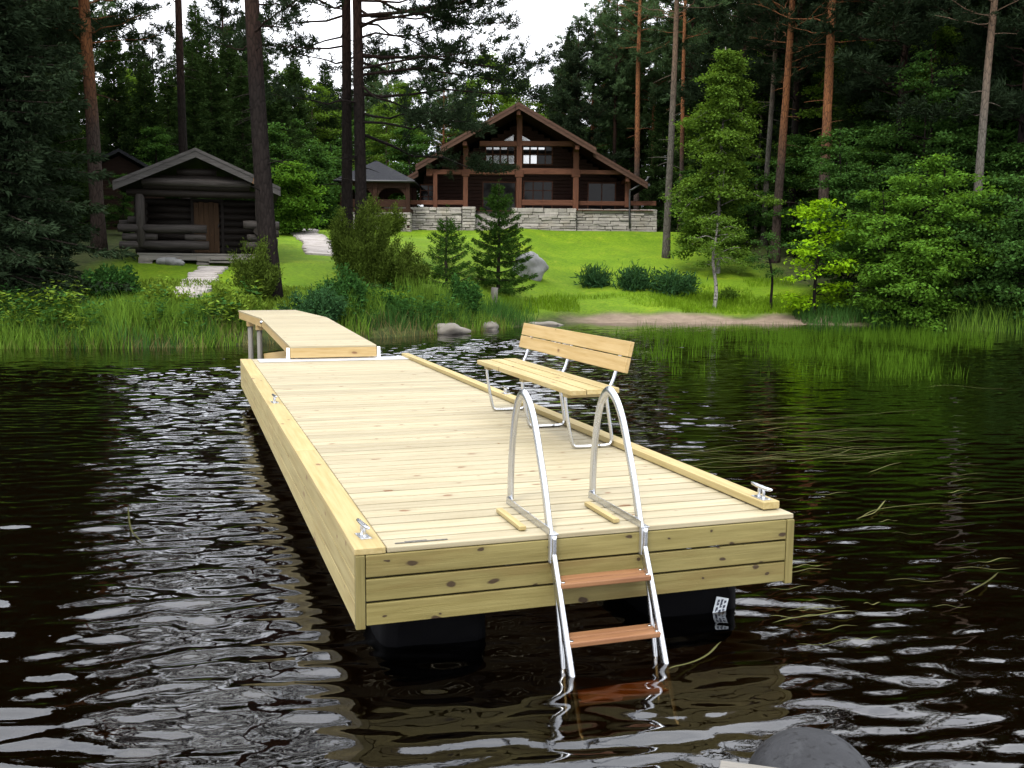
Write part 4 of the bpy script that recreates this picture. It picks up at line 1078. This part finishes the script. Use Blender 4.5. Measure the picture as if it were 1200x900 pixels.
# ---- trees one can tell apart
def G(px,Y,sink=.05): g=ground(px,Y); g.z-=sink; return g
put(spruce('spruce_tree',1,17,.24,.2,3.0,'needle_dark',dens=1.9,step=.27,blade=.19,bw=.026,droop=.45),G(2,25.5),0,1,'dense dark spruce with branches to the ground at the left shore','tree')
put(spruce('spruce_tree',2,15,.22,.2,3.2,'needle_dark',dens=1.9,step=.27,blade=.19,bw=.026,droop=.45),G(-50,26),0,1,'dark spruce cut off by the left edge of the view','tree')
put(pine('pine_tree',3,22,.25,6.6,3.0,nb=95,lean=(-.6,0),mat='needle_dark',dens=1.7,per=11,fill=1.3),G(121,35.5),0,1,'pine with a reddish trunk and dense black crown left of the log sauna','tree')
put(pine('pine_tree',4,24,.19,9.5,2.6,nb=64,mat='needle_dark',bark='bark_dark',dens=1.2,fill=1.2),G(222,42),0,1,'slim straight pine rising directly behind the sauna ridge','tree')
put(pine('pine_tree',5,22,.26,6.6,3.6,nb=66,lean=(-1.25,.2),mat='needle_dark',bark='bark_dark',dens=1.0,per=9,dead=18,fill=1.0),G(320,27.2),0,1,'dark leaning pine standing in front of the right end of the sauna','tree')
put(pine('pine_tree',6,22,.20,4.6,4.4,nb=84,lean=(.0,0),mat='needle_dark',side=(0,.66),dens=1.25,droop=.26,per=10,dead=10,bark='bark_dark',fill=1.2),G(424,32),0,1,'front pine of the close pair, long drooping boughs towards the house','tree')
put(pine('pine_tree',7,22,.19,6.2,2.8,nb=60,lean=(-.1,0),mat='needle_dark',bark='bark_dark',side=(PI,.4),dens=1.2,droop=.15),G(409,33.4),0,1,'rear pine of the close pair, half hidden by its neighbour','tree')
put(pine('pine_tree',8,22,.175,11,2.4,nb=60,lean=(.25,0),bark='bark_grey',dead=14,fill=1.2),G(777,48),0,1,'tall bare grey trunked pine at the right end of the terrace wall','tree')
put(pine('pine_tree',9,25,.20,11.5,3.0,nb=60,bark='bark_pine',fill=1.2),G(741,66),0,1,'orange trunked pine just right of the house roof','tree')
put(pine('pine_tree',10,23,.14,11,2.4,nb=54,bark='bark_pine',fill=1.2),G(792,60),0,1,'thin orange pine behind the grey trunked pine','tree')
put(pine('pine_tree',11,24,.24,9.8,3.3,nb=70,lean=(.2,0),bark='bark_pine',dead=16,mat='needle_dark',fill=1.3),G(956,42.5),0,1,'stout bright orange pine in the right hand wood','tree')
put(pine('pine_tree',12,22,.21,8.0,2.8,nb=60,lean=(.5,0),bark='bark_pine',mat='needle_dark',fill=1.3),G(903,46),0,1,'pine with an orange upper and grey lower trunk beside the birch','tree')
put(pine('pine_tree',13,21,.14,8.5,2.4,nb=50,lean=(.4,0),bark='bark_grey',mat='needle_dark',fill=1.3),G(889,50),0,1,'slender grey pine just left of the orange and grey pine','tree')
put(pine('pine_tree',14,22,.15,9.5,2.8,nb=60,lean=(.85,.2),bark='bark_grey',mat='needle_dark',dead=6,fill=1.3),G(1129,34.5),0,1,'pale grey leaning trunk above the shoreline shrubs at far right','tree')
put(pine('pine_tree',15,22,.14,9,2.6,nb=54,bark='bark_grey',mat='needle_dark',fill=1.3),G(1008,50),0,1,'thin pale trunked pine behind the bright green maple','tree')
put(leafy('birch_tree',16,9.8,.075,1.0,2.1,'leaf_birch',nl=84,leaf=.125,per=12,droop=.3,clusters=12),G(838,44),0,1,'tall soft green birch with a thin pale trunk right of the lawn','tree')
put(leafy('young_birch',17,3.4,.065,1.55,1.25,'leaf_birch',nl=18,leaf=.09,per=7,clusters=6),G(835,37.0),0,1,'small birch with a white trunk beside the lawn shrubs','tree')
put(leafy('bright_maple',18,4.4,.05,.35,1.5,'leaf_bright',bark='bark_dark',nl=24,leaf=.15,per=6,layered=.22,clusters=6,shape=.9),G(952,35.5),0,1,'bright yellow green young maple at the edge of the dark wood','tree')
put(leafy('small_tree',19,2.9,.04,1.25,.75,'leaf_dark',bark='bark_dark',nl=14,leaf=.07,per=6,clusters=5,lean=(-.3,0)),G(902,36.6),0,1,'thin dark stemmed sapling on the rough grass left of the bright maple','tree')
for i,(px,Y,H,sp_,mt,lb) in enumerate([
    (1035,35.0,5.0,2.2,'leaf_green','broad mid green alder next to the bright maple'),
    (1100,34.0,5.6,2.3,'leaf_green','tall mid green alder in front of the pale leaning trunk'),
    (1070,32.9,3.0,1.7,'leaf_green','low alder hanging towards the water beside the reed bed'),
    (1165,33.2,4.6,2.0,'leaf_dark','dark alder over the shore at the right edge'),
    (1215,31.5,4.8,2.2,'leaf_dark','dark alder cut off by the right edge of the view'),
    (990,38.0,6.5,2.1,'leaf_dark','dark leafy tree behind the bright maple'),
    (1085,39,8.8,2.6,'leaf_dark','tall leafy tree with layered sprays in the right wood')]):
    put(leafy('alder_tree',30+i,H,.07,.4,sp_,mt,bark='bark_dark',nl=34,leaf=.125,per=7,layered=.25,clusters=8,stems=2),G(px,Y),0,1,lb,'tree')
# young spruces, junipers and shrubs on the bank and lawn
put(spruce('young_spruce',50,4.0,.06,.1,1.5,'needle_young',dens=4.6,blade=.10,bw=.014,droop=.06,step=.34,ragged=.16,sp_=.3),G(583,36.5),0,1,'young spruce standing before the boulder','tree')
put(spruce('young_spruce',51,2.6,.04,.1,1.1,'needle_young',dens=4.2,blade=.09,bw=.012,droop=-.05,step=.3,ragged=.15,sp_=.28),G(523,32),0,1,'smaller paler young spruce above the round green shrub','tree')
put(bush('juniper_bush',52,2.7,2.3,'needle_juniper',n=4200,leaf=.10,per=8,ratio=.14,upright=.7,D_=2.0),G(422,30.8),0,1,'big yellowish juniper round the foot of the pine pair','shrub')
put(bush('juniper_bush',64,1.6,1.7,'needle_juniper',n=1900,leaf=.10,per=8,ratio=.14,upright=.8,D_=1.3),G(470,31.2),0,1,'lower juniper spreading to the right of the big one','shrub')
put(bush('juniper_bush',53,1.75,1.3,'needle_juniper',n=1300,leaf=.09,per=7,ratio=.14,upright=.8),G(300,26.6),0,1,'olive juniper at the foot of the leaning pine','shrub')
put(bush('round_shrub',54,1.25,1.25,'leaf_shrub',n=1100,leaf=.075,per=7),G(540,30.3),0,1,'round dark green shrub on the bank above the flat grey rock','shrub')
put(bush('willow_shrub',55,1.15,1.6,'leaf_fern',n=1100,leaf=.10,per=7,ratio=.2,upright=.5),G(368,25.6),0,1,'grey green willow shrub beside the shore platform','shrub')
put(bush('willow_shrub',56,1.3,1.5,'leaf_shrub',n=1000,leaf=.10,per=7,ratio=.25,upright=.5),G(405,27),0,1,'light green shrub below the big juniper','shrub')
put(bush('shore_shrub',57,.7,1.1,'leaf_yellow',n=800,leaf=.09,per=7,ratio=.3),G(196,24.8),0,1,'yellow green shrub on the bank left of the stepping stones','shrub')
put(bush('shore_shrub',58,1.0,1.2,'leaf_yellow',n=700,leaf=.09,per=7,ratio=.3),G(268,24.4),0,1,'yellow green shrub touching the shore platform','shrub')
put(bush('shore_shrub',59,1.0,1.3,'leaf_shrub',n=700,leaf=.08,per=7),G(133,26),0,1,'dark leafy shrub by the lawn below the sauna','shrub')
put(bush('lawn_shrub',60,0.65,0.81,'leaf_fern',n=313,leaf=.26,per=5,ratio=.10,upright=.9),G(695,40.5),0,1,'small upright fern-like shrub alone on the lawn','shrub')
put(bush('lawn_shrub',61,0.58,1.19,'leaf_fern',n=461,leaf=.26,per=5,ratio=.10,upright=.9),G(740,40),0,1,'wide dark shrub on the lawn, left one of two touching','shrub')
put(bush('lawn_shrub',62,0.65,1.61,'leaf_fern',n=627,leaf=.26,per=5,ratio=.10,upright=.9),G(790,39.3),0,1,'widest dark lawn shrub, next to the white trunked birch','shrub')
put(bush('lawn_shrub',63,.45,.6,'leaf_birch',n=260,leaf=.09,per=6),G(852,38.3),0,1,'tiny pale bush right of the white trunked birch','shrub')
for i,(px,Y,H,W_,lb) in enumerate([(345,46,3.2,2.6,'bright green leafy shrub beside the stone path left'),(372,52,4.4,3.2,'green leafy tree at the top of the stone path'),(338,54,5.5,3.4,'tall green leafy tree filling the gap behind the leaning pine'),(400,58,5.0,4.0,'green leafy tree behind the pavilion corner')]):
    put(leafy('leafy_shrub',70+i,H,.06,.1,W_*.5,'leaf_green' if i==0 else 'leaf_dark',bark='bark_dark',nl=26,leaf=.15,per=7,clusters=7,stems=2),G(px,Y),0,1,lb,'tree')
put(bush('terrace_shrub',75,1.5,1.8,'needle_juniper',n=900,leaf=.12,per=6,ratio=.2),G(455,50),0,1,'green shrub at the left end of the terrace wall','shrub')

# ---- the wood behind: a few kinds copied; the far ones share their label where nothing tells them apart
kinds=[pine('far_pine',80,19,.20,7.0,3.1,nb=64,needle=.24,nw=.024,per=9,dens=1.4,fill=1.2),
       pine('far_pine',81,21,.18,8.5,3.0,nb=60,needle=.24,nw=.024,per=9,dens=1.4,fill=1.2,bark='bark_dark'),
       pine('far_pine',82,17,.17,5.0,3.0,nb=66,needle=.24,nw=.024,per=9,dens=1.5,fill=1.2,mat='needle_dark',bark='bark_dark'),
       spruce('far_spruce',83,17,.20,.6,3.3,dens=1.3,blade=.24,bw=.032,step=.38),
       spruce('far_spruce',84,13,.17,.4,2.9,dens=1.3,blade=.24,bw=.032,step=.38),
       spruce('far_spruce',85,20,.22,.8,3.8,dens=1.25,blade=.25,bw=.034,step=.42,ragged=.35),
       leafy('far_birch',86,12,.10,1.6,3.0,'leaf_birch',bark='bark_grey',nl=60,leaf=.17,per=8,clusters=10,droop=.2),
       leafy('far_leafy',87,8,.10,.5,2.7,'leaf_dark',bark='bark_dark',nl=48,leaf=.17,per=8,clusters=10)]
used=set()
GRP={'P':('tall pine among the pines of the wood behind the house and sauna','pines of the wood behind'),
     'S':('dark spruce within the wood behind the house and sauna','spruces of the wood behind'),
     'B':('green leafy tree within the wood behind the house and sauna','leafy trees of the wood behind')}
def far(k,px,Y,Htop=None,sc=None):
    g=G(px,Y); Hk=(19,21,17,17,13,20,12,8)[k]
    if sc is None: sc=(at(px,Htop,Y).z-g.z)/Hk if Htop is not None else random.uniform(.85,1.15)
    t='PPPSSSBB'[k]
    if k in used: o=copy_tree(kinds[k])
    else: o=kinds[k]; used.add(k)
    put(o,g,random.uniform(0,6.28),(sc*random.uniform(.95,1.15),)*2+(sc,),GRP[t][0],'tree',GRP[t][1])
# behind the house: lower in the middle where the sky opens
for k,px,Y,ht in ((6,575,72,62),(3,548,78,88),(0,520,70,70),(6,604,84,92),(3,633,88,98),(4,652,80,84),(5,662,84,30),(0,690,72,5),(1,715,70,-30),(2,672,70,28),(5,705,84,-10),(3,735,76,-20),(0,760,70,-40),
                  (2,500,76,78),(6,478,70,95),(0,455,80,60),(3,440,88,70),(6,455,64,120),(7,480,62,150),(2,420,84,75),(7,425,66,140),(6,395,72,110),(4,415,70,120),(3,535,92,100),(1,645,95,105),(4,615,95,118),(3,590,95,90)): far(k,px,Y,ht)
# left wood; unseen trees past the frame added to darken the water's reflection
for k,px,Y,ht in ((3,350,62,60),(6,370,66,90),(4,335,56,100),(2,300,66,20),(3,275,58,30),(3,255,50,50),(5,240,62,0),(4,205,52,80),(2,190,60,40),(3,170,64,30),(6,160,56,80),(7,190,46,150),(3,145,50,20),(5,100,56,-60),(3,75,46,-40),(4,60,38,0),(0,50,54,-120),(3,20,44,-100),(5,-20,52,-120),(3,-60,42,-120),(5,-110,50,-120),(3,-150,40,-100),(7,150,40,205),(3,-5,35,-20),(4,92,41,110),(2,-10,36,-150),(5,-210,46,-120),(3,-280,40,-100),(7,110,47,180),(4,128,60,100),(3,300,78,75),(5,215,74,60),(3,330,84,80),(4,385,86,100),
                  (2,60,42,-220),(2,-40,32,-260),(2,-140,36,-240),(2,270,70,-40),(0,85,62,-120),(6,70,44,120),(7,60,40,190),(7,15,36,200),(7,345,58,140),(6,255,60,110),(4,180,49,70),(3,235,48,60),(4,290,49,70),(5,310,56,30),(3,385,68,70),(6,215,56,100),(6,310,64,95),(6,345,70,80),(3,-90,34,-220),(5,-130,32,-260),(3,-180,34,-220),(5,-240,32,-240),(3,-330,34,-200),(2,-70,30,-300),(2,-220,30,-300)): far(k,px,Y,ht)
# right wood; the out-of-view trees are put in for darker lake reflections
for k,px,Y,ht in ((1,800,66,-90),(0,825,72,-60),(3,815,80,0),(2,850,64,-110),(5,868,70,-90),(3,840,58,20),(0,885,62,-120),(3,910,58,-80),(2,935,64,-120),(5,930,54,-120),(3,975,52,-90),(1,985,60,-130),(5,1010,58,-130),(3,1030,48,-90),(2,1050,56,-150),(5,1065,50,-130),(3,1100,46,-110),(0,1115,54,-150),(5,1140,44,-140),(3,1165,40,-120),(1,1175,52,-150),(5,1195,46,-140),(3,1225,40,-110),(7,1010,42,150),(7,1060,43,140),(7,1130,38,150),(7,1185,36,170),(7,925,47,160),(7,870,50,190),(4,880,55,110),(7,975,45,170),(5,1260,48,-150),(3,1300,40,-120),(0,1330,50,-150),(5,1380,42,-140),(3,1440,36,-120),(7,1250,34,160),(4,1150,48,40),(4,1055,62,40),(4,1210,56,20),(3,950,72,-40),(3,1000,76,-40),(3,1080,72,-40),(3,1160,70,-40),(7,820,52,215),(7,800,56,200),(4,862,62,80),(4,770,68,100),(3,725,90,20),(3,780,88,0),
                  (2,1040,42,-230),(2,1180,37,-240),(2,1270,36,-240),(0,1090,48,-200),(2,920,50,-170),(2,860,56,-120),(2,1350,36,-220),(3,960,60,-60),(5,1100,60,-60),(3,1020,66,-60),(4,1175,44,80),(4,1110,52,80),(3,900,72,-40),(2,1215,40,-200),(6,880,54,60),(6,980,48,40),(7,1030,46,110),(4,925,52,90),(3,985,47,20),(6,1075,44,30),(7,1150,40,90),(4,1030,50,40),(3,1130,42,0),(6,815,62,110),(4,845,52,130),(3,870,60,40),(7,1210,37,110),(4,800,64,110)): far(k,px,Y,ht)

# ------------------------------------------------------------------ reeds, grass and weed
def blades(name,mat,X,Y,Z,H,W_,seed,lean=.28,drift=(0,0)):
    r=np.random.default_rng(seed); n=len(X); an=r.uniform(0,2*PI,n); ld=np.stack([np.cos(an)+drift[0],np.sin(an)+drift[1]],1)*(H*lean*r.uniform(.2,1.5,n))[:,None]
    P=np.stack([X,Y,Z],1); wa=r.uniform(0,2*PI,n); w_=np.stack([np.cos(wa),np.sin(wa),0*wa],1)*W_[:,None] if hasattr(W_,'__len__') else np.stack([np.cos(wa),np.sin(wa),0*wa],1)*W_
    rows=[]
    for t in (0,.4,.75,1.0):
        c=P+np.concatenate([ld*(t**2),(H*t*(1-.12*t))[:,None]],1); k=(1-t**2.2)*.5+.01
        rows+= [c-w_*k,c+w_*k]
    V=np.stack(rows,1).reshape(-1,3); b=np.arange(n)[:,None]*8
    q=np.concatenate([b+np.array([[0,1,3,2]]),b+np.array([[2,3,5,4]]),b+np.array([[4,5,7,6]])],1).reshape(-1,4)
    R=np.repeat(np.clip(r.uniform(0,1,n)*.7+.3*snoise(X,Y,.6,seed),0,1),8)
    return tag(fast_mesh(name,V,q,R,mat),kind='stuff')
r=np.random.default_rng(99)
def shore_band(n,x0,x1,t0,t1,pw=1.0):
    X=r.uniform(x0,x1,n); T=t0+(t1-t0)*r.uniform(0,1,n)**pw; Y=(shore(X-.6)+shore(X)+shore(X+.6))/3+T
    return X,Y
for i,(x0,x1,n_,mt) in enumerate(((-16,-6.6,420,'leaf_shrub'),(-16,-6.4,300,'leaf_yellow'),(-5.4,-1,240,'leaf_shrub'))):
    X,Y=shore_band(n_,x0,x1,.1,2.4); k_=snoise(X,Y,1.0,90+i)>.5; X,Y=X[k_],Y[k_]; lv=Leaves(); n_=len(X)
    H=r.uniform(.35,.95,n_)
    for q in range(16):
        t=r.uniform(.35,1.02,n_); P=np.stack([X+r.normal(0,.06,n_),Y+r.normal(0,.06,n_),np.maximum(terr(X,Y),0)+H*t],1); an=r.uniform(0,2*PI,n_)
        D=unit(np.stack([np.cos(an),np.sin(an),r.uniform(-.3,.5,n_)],1)); lv.add(P,D,unit(np.cross(D,np.array([0,0,1.])+r.normal(size=(n_,3))*.3))*.032,r.uniform(.10,.20,n_),r.uniform(0,1,n_))
    tag(lv.mesh('bank_foliage',MAT[mt],None),kind='stuff')
# tall reeds along the left bank
X,Y=shore_band(11000,-17,-6.5,-.35,1.7); k_=snoise(X,Y,.9,31)+.4*snoise(X,Y,.35,32)>.34; X,Y=X[k_],Y[k_]; Z=np.maximum(terr(X,Y),-.25)-.05
H=(.38+.62*snoise(X,Y,1.3,33)**1.3)*r.uniform(.6,1.15,len(X)); blades('shore_reeds',MAT['reed'],X,Y,Z,H,.022,1)
X,Y=shore_band(5000,-17,-6.3,-.3,2.6); k_=snoise(X,Y,1.1,41)>.45; X,Y=X[k_],Y[k_]; Z=np.maximum(terr(X,Y),-.2)-.05
blades('shore_sedge',MAT['reed_dark'],X,Y,Z,(.35+.7*snoise(X,Y,1,42))*r.uniform(.6,1.2,len(X)),.017,2)
X,Y=shore_band(1800,-16,-.2,-.45,.5); Z=np.maximum(terr(X,Y),-.2)-.05; blades('dry_reeds',MAT['reed_dry'],X,Y,Z,r.uniform(.2,.65,len(X)),.014,3,.5)
# bank between the platform and the round shrub
X,Y=shore_band(9500,-5.4,1.6,-.25,2.9); k_=snoise(X,Y,.8,51)>.28+.55*np.clip((X+.9)/2.4,0,1); X,Y=X[k_],Y[k_]; Z=np.maximum(terr(X,Y),-.2)-.05
blades('bank_grass',MAT['reed'],X,Y,Z,(.35+.75*snoise(X,Y,1.1,52))*r.uniform(.5,1.2,len(X)),.02,4)
X,Y=shore_band(6000,-5.6,1.2,0,2.6); k_=r.uniform(0,1,len(X))>np.clip((X+1.0)/2.0,0,1); X,Y=X[k_],Y[k_]; Z=terr(X,Y)-.03; blades('bank_sedge',MAT['reed_dark'],X,Y,Z,(.3+.6*snoise(X,Y,.8,53))*r.uniform(.5,1.2,len(X)),.018,5)
# rough grass above the sand and along the right shore
X,Y=shore_band(9000,-.6,12.5,1.9,4.6,1.4); k_=snoise(X,Y,1.4,61)>.2; X,Y=X[k_],Y[k_]; blades('meadow_grass',MAT['lawn_blade'],X,Y,terr(X,Y)-.03,(.10+.28*snoise(X,Y,1.2,62))*r.uniform(.5,1.3,len(X)),.018,6,.4)
X,Y=shore_band(7000,5.5,13,2.2,8.5); k_=snoise(X,Y,1.8,63)>.35; X,Y=X[k_],Y[k_]; blades('meadow_grass',MAT['lawn_blade'],X,Y,terr(X,Y)-.03,(.10+.35*snoise(X,Y,1.2,64))*r.uniform(.5,1.3,len(X)),.016,7,.4)
X,Y=shore_band(5200,10.2,18.5,-.5,2.6); k_=snoise(X,Y,1.0,65)>.25; X,Y=X[k_],Y[k_]; blades('shore_grass',MAT['reed_dark'],X,Y,np.maximum(terr(X,Y),-.2)-.05,(.3+.7*snoise(X,Y,1.1,66))*r.uniform(.5,1.2,len(X)),.018,8)
X,Y=shore_band(900,14.2,18,-1.2,.8); blades('yellow_reeds',MAT['reed'],X,Y,np.maximum(terr(X,Y),-.3)-.05,r.uniform(.5,1.3,len(X)),.016,9,.25)
# low herb layer on the left bank
X,Y=shore_band(9000,-13,-6,1.2,5.5,1.3); k_=snoise(X,Y,1.3,71)>.40; X,Y=X[k_],Y[k_]; blades('bank_herbs',MAT['leaf_yellow'],X,Y,terr(X,Y)-.03,(.06+.22*snoise(X,Y,1.2,72))*r.uniform(.5,1.2,len(X)),.05,10,.5)
# reeds standing in the shallow water at right
n=15000; Y=17.2+12.5*r.uniform(0,1,n)**.75; px=r.uniform(715,1165,n); X=(px-600)/FPX*Y
dn=snoise(X*1.0,Y*.45,.8,81)*.55+snoise(X,Y,.28,82)*.45-.16*np.clip((24-Y)/5,0,1)-.10*np.clip((780-px)/60,0,1)-.10*np.clip((px-1080)/80,0,1)
k_=(dn>.50)&(Y<shore(X)-2.6); X,Y=X[k_],Y[k_]
blades('water_reeds',MAT['water_reed'],X,Y,np.full(len(X),-.12),r.uniform(.25,.62,len(X))*(.7+.6*snoise(X,Y,2,83)),.011,11,.16)
# strands of weed afloat
def strand(pts,wd_,seed):
    rr_=np.random.default_rng(seed); P=catmull(np.array([[*p,0.0] for p in pts]),10); T=unit(np.gradient(P,axis=0)); S=np.stack([-T[:,1],T[:,0],0*T[:,0]],1)
    n=len(P); t=np.linspace(0,1,n); w_=(np.minimum(1,t*8)*np.minimum(1,(1-t)*5)*.9+.08)*wd_/2
    z=.020+.006*np.sin(t*9+seed)
    V=np.concatenate([P-S*w_[:,None]+np.stack([0*t,0*t,z],1),P+S*w_[:,None]+np.stack([0*t,0*t,z],1)]); q=np.stack([np.arange(n-1),np.arange(1,n),n+np.arange(1,n),n+np.arange(n-1)],1)
    return V,q
def floater(name,pxs,wd_,seed):
    pts=[tuple(on_water(*p)[:2]) for p in pxs]; V,q=strand(pts,wd_,seed); return fast_mesh(name,V,q,np.full(len(V),random.random()),MAT['weed'])
for i,(pxs,lb) in enumerate([([(1003,613),(1030,600),(1090,592),(1150,592),(1230,583)],'longest floating reed strand, running to the right edge of the water'),
    ([(1003,612),(1022,604),(1032,596),(1038,588)],'short bent reed strand floating at the tip of the longest one'),
    ([(1017,557),(1030,551),(1045,547),(1057,543)],'bright short reed strand floating alone right of the bench'),
    ([(960,535),(985,533),(1000,528),(1020,526)],'curved pale reed strand floating between the bench and the open water'),
    ([(1085,454),(1110,453),(1150,456),(1185,457)],'straight pale reed strand floating just below the water reeds'),
    ([(1130,698),(1150,690),(1162,680),(1170,675)],'thin curved twig afloat at the lower right'),
    ([(783,788),(800,784),(830,770),(845,757)],'thin strand floating off the foot of the ladder'),
    ([(905,735),(940,726),(975,722),(1005,720)],'reed strand floating near the labelled float'),
    ([(205,448),(240,446),(262,445),(282,444)],'pale reed strand floating beside the far left dock corner'),
    ([(150,595),(152,615),(156,628),(172,640)],'forked pale twig afloat left of the dock')]):
    tag(floater('reed_strand',pxs,.012,i),lb,'reed strand','strands afloat')
VV=[];QQ=[];RR=[];nn=0
for i in range(95):
    if i<55: px,py=r.uniform(780,985),r.uniform(478,545); L=r.uniform(40,150)
    elif i<75: px,py=r.uniform(900,1150),r.uniform(540,760); L=r.uniform(20,80)
    elif i<85: px,py=r.uniform(190,280),r.uniform(430,520); L=r.uniform(20,60)
    else: px,py=r.uniform(880,960),r.uniform(660,740); L=r.uniform(20,70)
    pxs=[(px+L*t,py+3.5*math.sin(i+t*2.2)*(L/90)+(1-t)*2-(L*.04*math.sin(i*1.7))*t) for t in (0,.33,.66,1)]
    V,q=strand([tuple(on_water(*p)[:2]) for p in pxs],.006+.006*r.random(),i); VV.append(V); QQ.append(q+nn); RR.append(np.full(len(V),r.random())); nn+=len(V)
tag(fast_mesh('floating_weed',np.concatenate(VV),np.concatenate(QQ),np.concatenate(RR),MAT['weed']),kind='stuff')

# ------------------------------------------------------------------ light
w=bpy.data.worlds.new('World'); scn.world=w; w.use_nodes=True; nt=w.node_tree; nt.nodes.clear()
SUN_EL,SUN_AZ=math.radians(52),math.radians(200)   # azimuth clockwise from +Y: the sun stands behind the camera, to the left
out=nt.nodes.new('ShaderNodeOutputWorld'); bg=nt.nodes.new('ShaderNodeBackground'); bg.inputs[1].default_value=.12
sky=nt.nodes.new('ShaderNodeTexSky'); sky.sky_type='NISHITA'; sky.sun_disc=False; sky.sun_elevation=SUN_EL; sky.sun_rotation=SUN_AZ
tc=N(nt,'TexCoord'); cn=noise(nt,mapping(nt,tc.outputs['Generated'],(1,1,2.2)),2.6,7,.62)
cc=ramp(nt,cn,[(.3,(6.6,6.9,7.5)),(.7,(11.0,11.1,11.4))])
# an overcast sky is about twice as bright overhead as near the horizon
sxyz=N(nt,'SeparateXYZ'); nt.links.new(tc.outputs['Generated'],sxyz.inputs[0])
el=math1(nt,'ADD',math1(nt,'MULTIPLY',math1(nt,'MAXIMUM',sxyz.outputs[2],0.0),1.3),.62)
vm=N(nt,'VectorMath',operation='SCALE'); nt.links.new(cc,vm.inputs[0]); nt.links.new(el,vm.inputs['Scale']); cc=vm.outputs[0]
cov=ramp(nt,cn,[(.25,(.72,)*3),(.45,(1,1,1))])
nt.links.new(mix(nt,cov,sky.outputs[0],cc),bg.inputs[0]); nt.links.new(bg.outputs[0],out.inputs[0])
s=bpy.data.lights.new('sun','SUN'); s.energy=1.5; s.angle=math.radians(12); s.color=(1,.95,.86)
so=bpy.data.objects.new('sun',s); col.objects.link(so)
d=Vector((math.sin(SUN_AZ)*math.cos(SUN_EL),math.cos(SUN_AZ)*math.cos(SUN_EL),math.sin(SUN_EL)))
so.rotation_euler=d.to_track_quat('Z','Y').to_euler()
vs=scn.view_settings; vs.view_transform='Standard'; vs.look='None'; vs.gamma=1; vs.use_curve_mapping=False; vs.exposure=1.25
scn.cycles.max_bounces=8; scn.cycles.transparent_max_bounces=12; scn.cycles.diffuse_bounces=3; scn.cycles.glossy_bounces=3
scn.cycles.use_denoising=True
